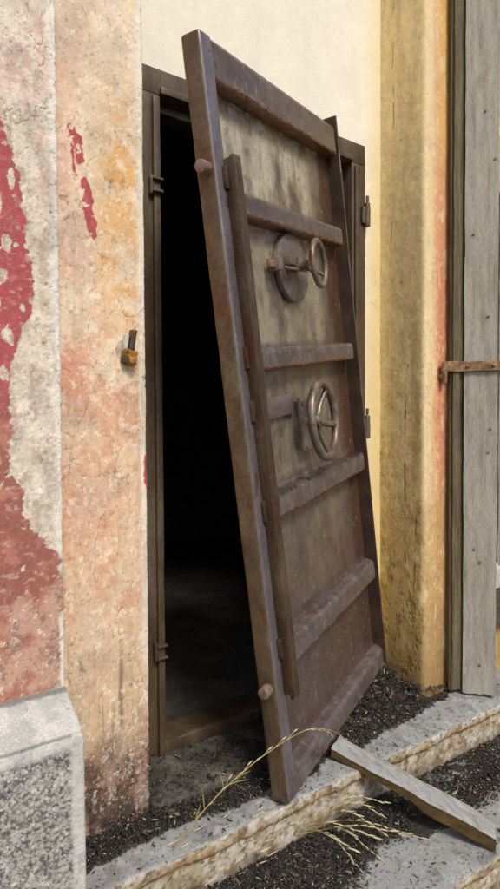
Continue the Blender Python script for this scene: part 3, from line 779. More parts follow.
def rib(z0, z1, s1, name, seed, amp=0.0012, litter=0.0):
    """a pressed channel welded to the plate: sloping top, flat front, crisp lower edge, tapered right end"""
    h = z1 - z0
    sect = np.array([(D + 0.003, z0 + 0.002), (0.010, z0), (0.003, z0 + 0.002), (0.0, z0 + 0.007), (0.0, z1 - 0.014), (0.003, z1 - 0.005), (0.009, z1 - 0.001), (D + 0.003, z1)])
    dl_ = np.r_[0, np.cumsum(np.hypot(*np.diff(sect, axis=0).T))]
    u = np.unique(np.r_[dl_, np.linspace(0, dl_[-1], 26)])
    sy, sz = np.interp(u, dl_, sect[:, 0]), np.interp(u, dl_, sect[:, 1])
    n = 240; S = np.linspace(0.030, s1, n); kk = len(u)
    te = ss(S, s1 - 0.022, s1)[:, None]
    Y = sy[None] + (D - sy[None]) * 0.55 * te ** 2
    R = np.stack([np.repeat(S[:, None], kk, 1), Y, np.repeat(sz[None], n, 0)], -1)
    Vv = R.reshape(-1, 3)
    un = np.repeat(u[None] / dl_[-1], n, 0).ravel()
    nrm = np.zeros_like(Vv); nrm[:, 1] = -1.0; nrm[:, 2] = np.where(un < 0.5, -0.5, 0.5)
    flake = ss(fbm(Vv, (50, 90, 90), seed + 4, 3), 0.1, 0.25) * (1 - ss(Vv[:, 2], z0 + 0.006, z0 + 0.016))
    Vv = Vv + nrm * (fbm(Vv, (30, 60, 60), seed, 4) * amp * 0.55 + fbm(Vv, (4, 8, 8), seed + 1, 3) * 0.001 + flake * amp * 1.8)[:, None]
    q = R.reshape(-1, 3)
    b_, m_, f_ = fbm(q, (6, 20, 20), seed + 2, 4), fbm(q, 34, seed + 3, 4), fbm(q, 130, seed + 5, 3)
    c = np.repeat(lin(104, 93, 91)[None], len(q), 0)
    c = mixc(c, lin(86, 75, 73), ss(b_, -0.1, 0.3)); c = mixc(c, lin(128, 119, 118), 0.5 * ss(m_, 0.0, 0.35))
    under = 1 - ss(q[:, 2] + 0.012 * m_, z0 + 0.004, z0 + 0.014)
    c = mixc(c, lin(122, 80, 46), 0.85 * under)
    c = mixc(c, lin(118, 82, 62), 0.45 * ss(fbm(q, (14, 30, 30), seed + 6, 4), 0.16, 0.36))
    c = mixc(c, lin(172, 162, 150), 0.4 * ss(fbm(q, (110, 90, 70), seed + 7, 3), 0.30, 0.36) * (1 - under))
    c = mixc(c, lin(92, 60, 42), 0.6 * ss(fbm(q, 34, seed + 10, 6, 0.78), 0.15, 0.23))
    c *= (1 + 0.3 * fbm(q, 45, seed + 11, 6, 0.78))[:, None]
    topm = ss(q[:, 2], z1 - 0.02, z1 - 0.006)
    c = mixc(c, lin(128, 118, 110), 0.3 * topm * ss(m_, -0.1, 0.2))
    if litter:
        c = mixc(c, lin(44, 38, 34), topm * 0.8 * ss(fbm(q, 90, seed + 8, 5, 0.8) + 0.5 * fbm(q, (5, 1, 1), seed + 9, 2), -0.08, 0.18))
    c *= (1 + 0.16 * f_)[:, None]
    Fv = grid_faces(n, kk)
    cen = Vv.reshape(n, kk, 3)[-1].mean(0); ci = len(Vv); l0 = (n - 1) * kk
    capf = [(l0 + j, l0 + j + 1, ci) for j in range(kk - 1)] + [(l0 + kk - 1, l0, ci)]
    me = bpy.data.meshes.new(name)
    me.from_pydata([tuple(v) for v in Vv] + [tuple(cen)], [], [tuple(f) for f in Fv] + capf)
    bm = bmesh.new(); bm.from_mesh(me); bmesh.ops.recalc_face_normals(bm, faces=list(bm.faces)); bm.to_mesh(me); bm.free()
    at = me.attributes.new('Col', 'FLOAT_COLOR', 'POINT'); rgba = np.ones((len(me.vertices), 4), np.float32)
    rgba[:-1, :3] = np.clip(c, 0.004, 0.95); rgba[-1, :3] = lin(110, 80, 54); at.data.foreach_set('color', rgba.ravel())
    me.polygons.foreach_set('use_smooth', np.ones(len(me.polygons), bool))
    try: me.set_sharp_from_angle(angle=math.radians(38))
    except Exception: pass
    return link(name, me, M_steel, door)
rib(1.900, 1.998, W - 0.010, 'top_rail', 31, 0.002)
ribs = [rib(1.588, 1.650, 0.832, 'cross_rib', 32), rib(1.185, 1.246, 0.832, 'cross_rib', 33), rib(0.775, 0.842, 0.838, 'cross_rib', 34, 0.0014, 1.0), rib(0.352, 0.425, 0.842, 'cross_rib', 35)]
rib(0.0, 0.075, W - 0.010, 'bottom_rail', 36)

# locking bar beside the stile, with its stand-offs
m = MB()
m.box(0.040, 0.050, -0.032, -0.001, 0.305, 1.712, 0.003); m.box(0.0485, 0.088, -0.027, -0.012, 0.285, 1.722, 0.006)
m.rough(0.05, 0.0028, 16, 41)
bar = m.build('locking_bar', M_bar, door)
m = MB()
for zc in (1.665, 1.222, 1.085, 0.820, 0.440):
    m.box(0.030, 0.064, -0.012, 0.004 if zc != 1.085 else 0.02, zc - 0.028, zc + 0.028, 0.003)
m.rough(0.03, 0.002, 40, 42); m.build('bar_stand_off', M_bar, bar)

# bolts showing on the free edge
for zc in (1.686, 0.338):
    m = MB(); m.cyl((0.006, 0.024, zc), (-0.030, 0.024, zc), 0.0165, n=20, bev=0.004); m.rough(0.02, 0.0012, 60, 43)
    m.build('lock_bolt', M_pin, door)

# upper gear: disc plate, spindle, guide bar and small handwheel
cs, ct = 0.436, 1.483
m = MB(); m.cyl((cs, D - 0.004, ct), (cs, D - 0.022, ct), 0.103, n=48, bev=0.0025); disc = m.build('cover_disc', M_disc, door)
m = MB(); m.box(cs - 0.135, cs - 0.110, 0.004, D + 0.004, ct - 0.018, ct + 0.020, 0.003); m.box(cs - 0.165, cs - 0.130, 0.016, 0.030, ct - 0.010, ct + 0.012, 0.003)
m.build('guide_block', M_pin, door)
m = MB(); m.box(cs - 0.110, cs + 0.040, -0.004, 0.006, ct - 0.014, ct - 0.006, 0.002); m.box(cs - 0.07, cs - 0.03, -0.002, D - 0.02, ct + 0.002, ct + 0.03, 0.003); m.box(cs - 0.020, cs + 0.015, 0.0, D - 0.02, ct - 0.008, ct + 0.028, 0.004); m.build('guide_bar', M_wheel, door)
def handwheel(s0, t0, p, R, r, hub, angles, tilt, dish):
    n = Vector((tilt[0], -1, tilt[1])).normalized(); c = Vector((s0, p, t0)); h = c - n * dish
    u = Vector((1, 0, 0)); u = (u - n * u.dot(n)).normalized(); v = n.cross(u); v = v if v.z > 0 else -v
    m = MB(); m.torus(c, n, R, r); rim = m.build('handwheel', M_wheel, door)
    m = MB(); m.cyl(h + n * 0.010, h - n * 0.014, hub, n=18, bev=0.002); m.cyl(h + n * 0.016, h + n * 0.008, hub * 0.5, n=8)
    m.build('hub', M_wheel, rim)
    for a, k in angles:
        d = u * math.cos(a) + v * math.sin(a)
        m = MB(); m.tube([h + d * hub * 0.6, h.lerp(c, 0.15) + d * R * 0.45, c + d * (R - r * 0.2) - n * 0.002], [r * k, r * k * 0.9, r * k * 0.85], 10); m.build('spoke', M_wheel, rim)
    m = MB(); m.cyl(h - n * 0.008, Vector((s0, D, t0)), hub * 0.7, n=16); m.cyl(Vector((s0, D - 0.002, t0)), Vector((s0, D - 0.02, t0)), hub * 1.3, hub * 1.0, n=18)
    m.build('spindle', M_wheel, door)
    return rim
handwheel(cs - 0.004, ct - 0.002, -0.062, 0.066, 0.0085, 0.017, ((-0.5, 0.8), (1.6, 0.8), (3.7, 0.8)), (0.13, 0.0), 0.026)
# lower gear: bearing plate, slide bar and the large handwheel
m = MB(); m.box(0.352, 0.438, 0.010, 0.022, 0.925, 1.090, 0.002); m.box(0.36, 0.43, 0.02, D + 0.002, 0.94, 1.08)
for (a, b) in ((0.364, 0.942), (0.424, 0.942), (0.364, 1.072), (0.424, 1.072)):
    m.cyl((a, 0.012, b), (a, 0.004, b), 0.008, n=6)
m.rough(0.03, 0.001, 30, 44); m.build('bearing_plate', M_disc, door)
m = MB(); m.box(0.10, 0.350, 0.030, D + 0.003, 1.045, 1.105, 0.003); m.rough(0.03, 0.002, 30, 45); m.build('slide_bar', M_rib, door)
handwheel(0.400, 1.013, -0.042, 0.113, 0.0125, 0.020, ((-0.25, 1.1), (1.0, 0.75), (4.9, 0.75)), (0.10, 0.02), 0.022)
print('door ok')

# ------------------------------------------------------------------ grey wooden shutter on the right
sh = empty('wooden_shutter', (2.03, 1.47, 0.012), 'weathered grey wooden door leaf folded open on the far right with a rusty strap', 'shutter')
ang = math.atan2(-0.848, 0.529)
def board_mesh(name, x0, x1, z0, z1, y0, y1, seed, jag_bot, wav, parent, mat, M=None, dx=0.008, dz=0.02):
    xs = np.linspace(0, 1, max(6, int((x1 - x0) / dx))); zz = np.linspace(0, 1, max(6, int((z1 - z0) / dz)))
    nx, nz = len(xs), len(zz)
    gx, gz = np.meshgrid(xs, zz, indexing='ij')
    def sheet(y):
        q0 = np.stack([np.zeros(nz), zz * (z1 - z0), np.zeros(nz)], 1)
        le = x0 + wav * fbm(q0, 9, seed, 4); ri = x1 + wav * fbm(q0, 9, seed + 5, 4) + 0.6 * wav * fbm(q0, 2.2, seed + 6, 2)
        q1 = np.stack([xs * (x1 - x0), np.zeros(nx), np.zeros(nx)], 1)
        bo = z0 + jag_bot * fbm(q1, 40, seed + 7, 4)
        X = le[None] + gx * (ri - le)[None]; Zz = bo[:, None] + gz * (z1 - bo)[:, None]
        return np.stack([X, np.full_like(X, y), Zz], -1).reshape(-1, 3)
    A, B = sheet(y0), sheet(y1)
    A[:, 1] += 0.0025 * fbm(A, (30, 1, 3), seed + 8, 3) + 0.003 * fbm(A, 3, seed + 9, 2)
    Fa = grid_faces(nx, nz); n = nx * nz
    idx = np.arange(n).reshape(nx, nz)
    ring = np.r_[idx[:, 0], idx[-1, 1:], idx[-2::-1, -1], idx[0, -2:0:-1]]
    r2 = np.roll(ring, -1)
    side = np.stack([ring, r2, r2 + n, ring + n], 1)
    V = np.r_[A, B]
    if M is not None:
        V = np.array([(M @ Vector(v))[:] for v in V])
    me = bpy.data.meshes.new(name)
    me.from_pydata([tuple(v) for v in V], [], [tuple(f) for f in np.r_[Fa, Fa[:, ::-1] + n, side]])
    bm = bmesh.new(); bm.from_mesh(me); bmesh.ops.recalc_face_normals(bm, faces=list(bm.faces)); bm.to_mesh(me); bm.free()
    me.polygons.foreach_set('use_smooth', np.ones(len(me.polygons), bool))
    try: me.set_sharp_from_angle(angle=math.radians(45))
    except Exception: pass
    return link(name, me, mat, parent)
# local frame of the leaf: x along the leaf, y to its back
leafM = Matrix.Translation((2.078 - 2.03, 1.446 - 1.47, 0)) @ Matrix.Rotation(ang, 4, 'Z')
stM = Matrix.Translation((0, 0, 0)) @ Matrix.Rotation(math.radians(-34), 4, 'Z')
board_mesh('board', 0.0, 0.118, 0.0, 3.1, -0.026, 0.0, 301, 0.02, 0.0035, sh, M_board, leafM)
board_mesh('board', 0.124, 0.26, 0.50, 3.1, -0.020, 0.004, 311, 0.08, 0.006, sh, M_board, leafM)
# moulded stile: two rolls and a hollow
b0 = board_mesh('stile', -0.006, 0.066, 0.004, 3.1, -0.002, 0.030, 321, 0.006, 0.002, sh, M_stile, stM, 0.004, 0.03)
board_mesh('moulding', 0.002, 0.026, 0.01, 3.1, -0.014, -0.003, 331, 0.01, 0.002, b0, M_stile, stM, 0.004, 0.03)
board_mesh('moulding', 0.046, 0.064, 0.02, 3.1, -0.010, -0.003, 341, 0.02, 0.003, b0, M_stile, stM, 0.004, 0.03)
# strap hinge wrapping stile and boards
m = MB()
m.box(-0.045, 0.062, -0.024, -0.0165, 1.236, 1.276, 0.002, 1, stM); m.box(-0.004, 0.262, -0.038, -0.031, 1.236, 1.274, 0.002, 1, leafM)
for xx_ in (0.012, 0.105, 0.2):
    t = bmesh.new(); bmesh.ops.create_uvsphere(t, u_segments=10, v_segments=6, radius=0.007)
    m._add(t, leafM @ Matrix.Translation((xx_, -0.038, 1.255)))
m.rough(0.02, 0.0028, 45, 51); strap = m.build('strap_hinge', M_rust, sh)
# nail heads
nm = 0
for (xx_, zz_) in ((0.085, 1.44), (0.07, 2.2), (0.105, 2.02), (0.06, 0.51), (0.04, 0.56), (0.062, 0.115), (0.095, 1.02), (0.088, 0.93), (0.03, 1.75)):
    m = MB(); m.cyl(leafM @ Vector((xx_, -0.024, zz_)), leafM @ Vector((xx_, -0.029, zz_)), 0.005, n=10, bev=0.001); m.build('nail', M_rust, sh)

# the bits of the neighbouring bay that show past the leaf
m = MB(); m.box(2.16, 2.70, 1.462, 1.496, 0.20, 0.36, 0.004); m.rough(0.03, 0.004, 12, 61)
tag(m.build('wooden_board', M_dboard), 'dark brown horizontal board on the yellow wall behind the shutter foot', 'board')
m = MB(); m.box(2.14, 2.62, 1.455, 1.498, 0.366, 0.47, 0.008); m.rough(0.02, 0.008, 20, 62)
M_pale = mat_noise('pale_sill_stone', [(0.3, lin(170, 160, 146)), (0.7, lin(216, 212, 204))], 14, 0.85, (1, 1, 1), 0.3, 0, 120, 0.3, 0.5)
tag(m.build('stone_sill', M_pale), 'pale worn stone sill above the brown board behind the shutter', 'sill')
m = MB(); m.box(2.17, 2.7, 1.47, 1.497, 0.476, 2.0, 0.003); m.rough(0.05, 0.003, 12, 63)
tag(m.build('timber_boarding', M_dboard), 'dark timber boarding behind the grey shutter boards', 'boarding')

# ------------------------------------------------------------------ iron keeper let into the left strip
kp = empty('iron_keeper', (0.701, 1.5, 1.242), 'small rusty iron keeper set in the peach plaster left of the doorway', 'bracket')
m = MB(); m.cyl((0.694, 1.503, 1.245), (0.694, 1.499, 1.245), 0.026, 0.028, n=18); m.rough(0.01, 0.006, 60, 71)
M_patch = mat_noise('grey_mortar', [(0.3, lin(150, 138, 118)), (0.7, lin(216, 206, 186))], 60, 0.9, (1, 1, 1), 0.2, 0, 200, 0.3, 0.5)
inv(m.build('mortar_patch', M_patch, kp), kp)
Rk = Matrix.Translation((0.701, 1.49, 1.25)) @ Matrix.Rotation(math.radians(10), 4, 'Y')
m = MB(); m.box(-0.004, 0.010, -0.012, 0.012, -0.005, 0.050, 0.003, 2, Rk); m.rough(0.01, 0.002, 60, 72)
inv(m.build('iron_bar', M_bar, kp), kp)
m = MB(); m.box(-0.018, -0.006, -0.003, 0.012, -0.010, 0.034, 0.002, 2, Rk); inv(m.build('mortar_wedge', M_pale, kp), kp)
m = MB(); m.box(-0.016, 0.020, -0.016, 0.014, -0.026, -0.005, 0.004, 2, Rk); m.box(-0.004, 0.018, -0.020, 0.014, -0.044, -0.020, 0.006, 2, Rk); m.rough(0.006, 0.008, 70, 73)
inv(m.build('keeper_block', M_yrust, kp), kp)
m = MB(); m.box(-0.016, -0.003, -0.014, 0.012, -0.040, -0.024, 0.002, 2, Rk); inv(m.build('socket', M_dboard, kp), kp)

# ------------------------------------------------------------------ steps, dirt
def dirt_landing(p):
    """how thickly litter lies on the landing, 0..1"""
    x, y = p[:, 0], p[:, 1]
    nz_ = fbm(p, 9, 401, 4); n2 = fbm(p, 34, 402, 4)
    lim = np.interp(x, [0.4, 0.52, 0.70, 0.9, 1.05, 1.2, 1.35, 1.6, 1.9, 2.0, 2.1], [1.355, 1.36, 1.385, 1.385, 1.37, 1.345, 1.40, 1.405, 1.43, 1.46, 1.53])
    a = ss(y - lim + 0.05 * nz_ + 0.03 * n2, -0.012, 0.03)
    thin = 1 - 0.35 * ss(y, 1.50, 1.62) * (1 - ss(x, 1.2, 1.4))
    return np.clip(a * thin, 0, 1) * (1 - ss(x, 2.08, 2.16))

def dirt_step(p):
    x, y = p[:, 0], p[:, 1]
    nz_ = fbm(p, 7, 411, 4); n2 = fbm(p, 30, 412, 4)
    lim = np.interp(x, [0.5, 0.9, 1.1, 1.2, 1.28, 1.4, 1.5, 1.7, 2.0, 2.4], [1.08, 1.08, 1.10, 1.13, 1.17, 1.15, 1.14, 1.10, 1.14, 1.2])
    a = ss(y - lim + 0.12 * nz_ + 0.05 * n2, -0.03, 0.05)
    gap = ss(fbm(p, 11, 413, 4), 0.10, 0.22) * ss(x, 1.45, 1.6)
    return np.clip(a * (1 - 0.75 * gap) + 0.10 * ss(n2, 0.0, 0.3), 0, 1)

def step_mesh(name, y_back, y_edge, z_top, drop, dirtf, seed, xs, label_kind='structure'):
    prof_, nr = profile([(y_back, z_top), (y_edge, z_top), (y_edge + 0.004, z_top - 0.035), (y_edge + 0.018, z_top - 0.045), (y_edge + 0.024, z_top - drop - 0.01)],
                        0.0036, [0.012, 0.006, 0.006])
    if nr[0, 1] < 0: nr = -nr
    nu, nv = len(xs), len(prof_)
    P = np.empty((nu, nv, 3)); Nn = np.zeros((nu, nv, 3))
    P[:, :, 0] = xs[:, None]; P[:, :, 1] = prof_[None, :, 0]; P[:, :, 2] = prof_[None, :, 1]
    Nn[:, :, 1] = nr[None, :, 0]; Nn[:, :, 2] = nr[None, :, 1]
    p = P.reshape(-1, 3); n = Nn.reshape(-1, 3)
    q = p.copy()
    big, mid, fine = fbm(q, 6, seed, 4), fbm(q, 26, seed + 1, 4), fbm(q, 120, seed + 2, 3)
    top = ss(n[:, 2], 0.35, 0.8)
    # tread: pale grey cement
    c = np.repeat(lin(160, 161, 159)[None], len(p), 0)
    c = mixc(c, lin(126, 125, 120), 0.7 * ss(mid + 0.6 * big, 0.0, 0.3))
    c = mixc(c, lin(184, 185, 183), 0.6 * ss(fbm(q, 40, seed + 3, 4), 0.12, 0.3))
    dd = dirtf(p)
    spk = fbm(q, 150, seed + 4, 3)
    soil_n = fbm(q, 110, seed + 14, 5, 0.8)
    soil = mixc(np.repeat(lin(56, 52, 48)[None], len(p), 0), lin(28, 26, 24), ss(soil_n, -0.05, 0.12)); soil = mixc(soil, lin(120, 116, 108), 0.7 * ss(-soil_n, 0.14, 0.24))
    dens = ss(dd + 0.5 * spk + 0.35 * fbm(q, 40, seed + 15, 5, 0.75), 0.25, 0.50)
    c = c * (1 - 0.95 * dens[:, None]) + soil * (0.95 * dens[:, None])
    c = mixc(c, lin(64, 60, 56), 0.8 * ss(spk + 0.25 * dd, 0.26, 0.33))
    # riser: crumbling ochre render with white patches
    r = np.repeat(lin(178, 164, 138)[None], len(p), 0)
    r = mixc(r, lin(208, 200, 184), 0.85 * ss(fbm(q, 22, seed + 5, 4), -0.08, 0.14))
    r = mixc(r, lin(138, 110, 72), 0.8 * ss(fbm(q, 34, seed + 6, 4), 0.08, 0.25))
    r = mixc(r, lin(110, 94, 72), 0.8 * ss(fbm(q, 90, seed + 7, 3), 0.16, 0.28))
    lip = 1 - ss(np.abs(p[:, 2] - z_top + 0.036 + 0.01 * mid), 0.006, 0.018)
    r = mixc(r, lin(156, 116, 66), 0.5 * lip)
    grub = 1 - ss(p[:, 2] - z_top + drop + 0.02 * mid, 0.0, 0.045)
    r = mixc(r, lin(92, 82, 70), 0.6 * grub)
    col = c * top[:, None] + r * (1 - top[:, None])
    col *= (1 + 0.16 * fine)[:, None]
    rr = (1 - top)
    # chipped, uneven arris and lumpy riser
    edge = np.exp(-((p[:, 1] - y_edge) ** 2 + (p[:, 2] - z_top) ** 2) / 0.0012)
    chip = ss(fbm(q, (12, 3, 3), seed + 8, 4), 0.08, 0.3)
    dsp = 0.002 * mid + 0.0012 * fine + rr * (0.012 * big + 0.008 * mid + 0.004 * fbm(q, 70, seed + 9, 3)) - edge * (0.010 * chip + 0.012 * np.abs(big)) + top * 0.004 * big
    V = p + n * dsp[:, None]
    wob = 0.012 * fbm(np.stack([p[:, 0], np.zeros(len(p)), np.zeros(len(p))], 1), 3, seed + 10, 3)
    V[:, 1] += wob * np.exp(-((p[:, 1] - y_edge) / 0.06) ** 2)
    o = mesh_np(name, V, grid_faces(nu, nv)[:, ::-1], col, M_stone)
    return tag(o, kind='structure')
xs1 = spaced([(-0.6, 0.05), (0.48, 0.0034), (2.2, 0.02), (4.2, 4.2)]) if False else np.r_[np.arange(-0.6, 0.45, 0.05), np.arange(0.45, 2.25, 0.0036), np.arange(2.25, 4.3, 0.05)]
step_mesh('landing', 1.76, 1.300, 0.0, STEP, dirt_landing, 421, xs1)
step_mesh('lower_step', 1.345, 0.945, -STEP, STEP, dirt_step, 441, xs1)
me = bpy.data.meshes.new('ground')
me.from_pydata([(-60, -60, -0.27), (60, -60, -0.27), (60, 1.2, -0.27), (-60, 1.2, -0.27)], [], [(0, 1, 2, 3)])
tag(link('ground', me, M_ground), kind='structure')
# raised doorstep slab inside the recess
m = MB(); m.box(0.756, 1.902, 1.478, 1.712, -0.01, 0.024, 0.006); m.rough(0.016, 0.010, 12, 81)
tag(m.build('doorstep', M_sill), kind='structure')

# wall continuing beyond the pilasters (so the place holds together from the side)
def plain_wall(name, x0, x1, y, z0, z1, label):
    Q = np.stack([np.linspace(x0, x1, 80), np.full(80, y)], 1); N = np.stack([np.zeros(80), -np.ones(80)], 1)
    o = wall_mesh(name, Q, N, np.linspace(z0, z1, 120), fn_cream, M_cream)
    return tag(o, label, 'wall')
plain_wall('building_wall', 2.6, 5.0, 1.5, -0.02, ZT, 'plain plastered wall continuing to the right beyond the shutter')

# -- litter: many small curled flakes
def chips(name, pts, size, cols, label, flat=0.35, mat=M_debris):
    n = len(pts)
    base = np.array([(1, 0, 0), (0, 0.5, 0), (-1, 0, 0), (0, -0.5, 0), (0, 0, 0.35), (0, 0, -0.35)], float)
    tri = np.array([(0, 1, 4), (1, 2, 4), (2, 3, 4), (3, 0, 4), (1, 0, 5), (2, 1, 5), (3, 2, 5), (0, 3, 5)])
    a = RNG.uniform(0, 2 * np.pi, n); b = RNG.normal(0, 0.45, n); c = RNG.normal(0, 0.45, n)
    sx = size * RNG.uniform(0.6, 1.3, n); sy = sx * RNG.uniform(0.35, 1.1, n); sz = sx * flat * RNG.uniform(0.5, 1.6, n)
    B = base[None] * np.stack([sx, sy, sz], 1)[:, None] * (1 + RNG.uniform(-0.3, 0.3, (n, 6, 3)))
    ca, sa, cb, sb, cc, sc_ = np.cos(a), np.sin(a), np.cos(b), np.sin(b), np.cos(c), np.sin(c)
    Rz = np.zeros((n, 3, 3)); Rz[:, 0, 0] = ca; Rz[:, 0, 1] = -sa; Rz[:, 1, 0] = sa; Rz[:, 1, 1] = ca; Rz[:, 2, 2] = 1
    Ry = np.zeros((n, 3, 3)); Ry[:, 0, 0] = cb; Ry[:, 0, 2] = sb; Ry[:, 2, 0] = -sb; Ry[:, 2, 2] = cb; Ry[:, 1, 1] = 1
    Rx = np.zeros((n, 3, 3)); Rx[:, 1, 1] = cc; Rx[:, 1, 2] = -sc_; Rx[:, 2, 1] = sc_; Rx[:, 2, 2] = cc; Rx[:, 0, 0] = 1
    Rm = Rz @ Ry @ Rx
    V = np.einsum('nij,nkj->nki', Rm, B) + pts[:, None]
    Fc_ = tri[None] + (np.arange(n) * 6)[:, None, None]
    o = mesh_np(name, V.reshape(-1, 3), Fc_.reshape(-1, 3), np.repeat(cols, 6, 0), mat, None, False)
    return tag(o, label, 'litter', None, 'stuff')

def litter_cols(n, pale=0.05):
    u = RNG.uniform(0, 1, n)
    dark = lin(46, 44, 42)[None] * RNG.uniform(0.35, 2.0, n)[:, None]
    brown = lin(86, 74, 60)[None] * RNG.uniform(0.5, 1.4, n)[:, None]
    grey = lin(120, 116, 108)[None] * RNG.uniform(0.6, 1.2, n)[:, None]
    pl_ = lin(178, 166, 142)[None] * RNG.uniform(0.6, 1.2, n)[:, None]
    c = np.where((u < 0.54)[:, None], dark, brown)
    c = np.where((u > 0.82)[:, None], grey, c); c = np.where((u > 1 - pale)[:, None], pl_, c)
    return c

def heap(p):
    """height of the litter heap in the right-hand corner"""
    x, y = p[:, 0], p[:, 1]
    h = 0.055 * ss(x, 1.35, 1.75) * ss(y, 1.44, 1.66) * (1 - ss(x, 1.93, 2.05))
    h = h + 0.015 * (1 - ss(x, 0.75, 0.95)) * ss(y, 1.38, 1.46)
    h = h + 0.032 * ss(x, 1.12, 1.3) * ss(y, 1.435, 1.49) * (1 - ss(x, 1.84, 1.96))
    return h * (1 + 0.9 * fbm(p, 14, 431, 4))

def scatter(n, x0, x1, y0, y1, dens):
    p = np.stack([RNG.uniform(x0, x1, n), RNG.uniform(y0, y1, n), np.zeros(n)], 1)
    k = RNG.uniform(0, 1, n) < dens(p)
    return p[k]

pts = np.r_[scatter(52000, 0.50, 2.15, 1.312, 1.70, lambda p: dirt_landing(p) ** 1.6 * np.where(p[:, 1] > 1.475, np.where(p[:, 0] > 1.2, 0.9, 0.15), 0.8)),
            scatter(1500, 0.5, 2.3, 1.312, 1.50, lambda p: 0.22 + 0 * p[:, 0])]
keep = ~((pts[:, 0] < X_STRIP + 0.004) & (pts[:, 1] > Y_PIL - 0.004)) & ~((pts[:, 0] > X_RET - 0.004) & (pts[:, 1] > Y_PIL - 0.004)) & ~((pts[:, 0] < 0.49) & (pts[:, 1] > 1.27))
pts = pts[keep]
on_slab = (pts[:, 1] > 1.475) & (pts[:, 0] > X_STRIP)
pts[:, 2] = 0.003 + heap(pts) + np.where(on_slab, 0.024, 0.0) * (heap(pts) < 0.03) + RNG.uniform(0, 0.004, len(pts))
chips('litter', pts, RNG.gamma(1.5, 0.0021, len(pts)) + 0.0013, litter_cols(len(pts), 0.045), 'black dry leaf litter heaped along the landing under the door')
# body of the heap beneath the flakes
gx = np.arange(1.12, 2.1, 0.012); gy = np.arange(1.36, 1.718, 0.012)
g = np.stack(np.meshgrid(gx, gy, indexing='ij'), -1).reshape(-1, 2); gp = np.c_[g, np.zeros(len(g))]
gp[:, 2] = heap(gp) * 0.95 - 0.009 + 0.003 * fbm(gp, 50, 432, 3)
inside = ~((gp[:, 0] > X_RET - 0.0) & (gp[:, 1] > Y_PIL - 0.0))
Fh = grid_faces(len(gx), len(gy)); Fh = Fh[inside[Fh].all(1)]
hc = np.repeat(lin(44, 41, 38)[None], len(gp), 0) * (1 + 1.2 * fbm(gp, 60, 433, 4, 0.8))[:, None]
hp = mesh_np('soil', gp, Fh, hc, M_debris); tag(hp, 'dark soil heaped in the corner beside the ochre pilaster', 'soil', None, 'stuff')

pts = np.r_[scatter(62000, 0.55, 2.5, 0.955, 1.318, lambda p: dirt_step(p) ** 1.5 * 0.6), scatter(1600, 0.6, 2.4, 0.955, 1.318, lambda p: 0.3 + 0 * p[:, 0])]
pts[:, 2] = -STEP + 0.003 + RNG.uniform(0, 0.006, len(pts)) * dirt_step(pts)
chips('litter', pts, RNG.gamma(1.5, 0.0021, len(pts)) + 0.0013, litter_cols(len(pts), 0.05), 'black dry leaf litter strewn over the lower step')

# ------------------------------------------------------------------ plank wedged under the door
pk = empty('wooden_plank', (1.45, 1.2, -0.06), 'grey split plank wedged under the door and resting on the lower step', 'plank')
# top-face corners (world) and undersides, near edge first
N1, F1_ = Vector((1.318, 1.388, 0.044)), Vector((1.392, 1.424, 0.046))
N2, F2_ = Vector((1.520, 0.950, -0.086)), Vector((1.590, 1.000, -0.082))
n = 34
top_n = [N1.lerp(N2, i / n) for i in range(n + 1)]; top_f = [F1_.lerp(F2_, i / n) for i in range(n + 1)]
def thick(u):
    return 0.030 + 0.018 * float(ss(np.array([u]), 0.50, 0.60)[0]) - 0.006 * u
bmk = bmesh.new(); rows = []
for i in range(n + 1):
    u = i / n; th = thick(u)
    a, b = top_n[i], top_f[i]; dn = Vector((0.10, 0.10, -1)).normalized()
    row = []
    for k in range(9):
        w = a.lerp(b, k / 8); w = w + Vector((0, 0, 0.0012 * math.sin(17 * u + k) + (-0.003 if k in (0, 8) else 0)))
        row.append(w)
    for k in range(5):
        row.append(b + dn * th * (k + 1) / 5 + Vector((0, 0, -0.002)))
    for k in range(1, 9):
        row.append(b.lerp(a, k / 8) + dn * th)
    for k in range(1, 5):
        row.append(a + dn * th * (1 - k / 5))
    rows.append([bmk.verts.new(w) for w in row])
K = len(rows[0])
mats_idx = []
for i in range(n):
    for k in range(K):
        f = bmk.faces.new((rows[i][k], rows[i][(k + 1) % K], rows[i + 1][(k + 1) % K], rows[i + 1][k]))
        f.material_index = 0 if k < 8 else 1
f = bmk.faces.new(rows[0][::-1]); f.material_index = 1
f = bmk.faces.new(rows[-1]); f.material_index = 1
bmesh.ops.recalc_face_normals(bmk, faces=list(bmk.faces))
for v in bmk.verts:
    pass
V = np.array([v.co[:] for v in bmk.verts]); dv = fbm(V, 22, 501, 4) * 0.006; dw = fbm(V, 40, 502, 4) * 0.003
for v, a_, b_ in zip(bmk.verts, dv, dw):
    v.co += Vector((a_ * 0.6, a_ * 0.3, b_))
me = bpy.data.meshes.new('plank'); bmk.to_mesh(me); bmk.free()
me.materials.append(M_plank); me.materials.append(M_plank_side)
me.polygons.foreach_set('use_smooth', np.ones(len(me.polygons), bool))
try: me.set_sharp_from_angle(angle=math.radians(40))
except Exception: pass
bpy.data.objects.remove(pk)
pk = link('wooden_plank', me); tag(pk, 'grey split plank wedged under the door and resting on the lower step', 'plank')

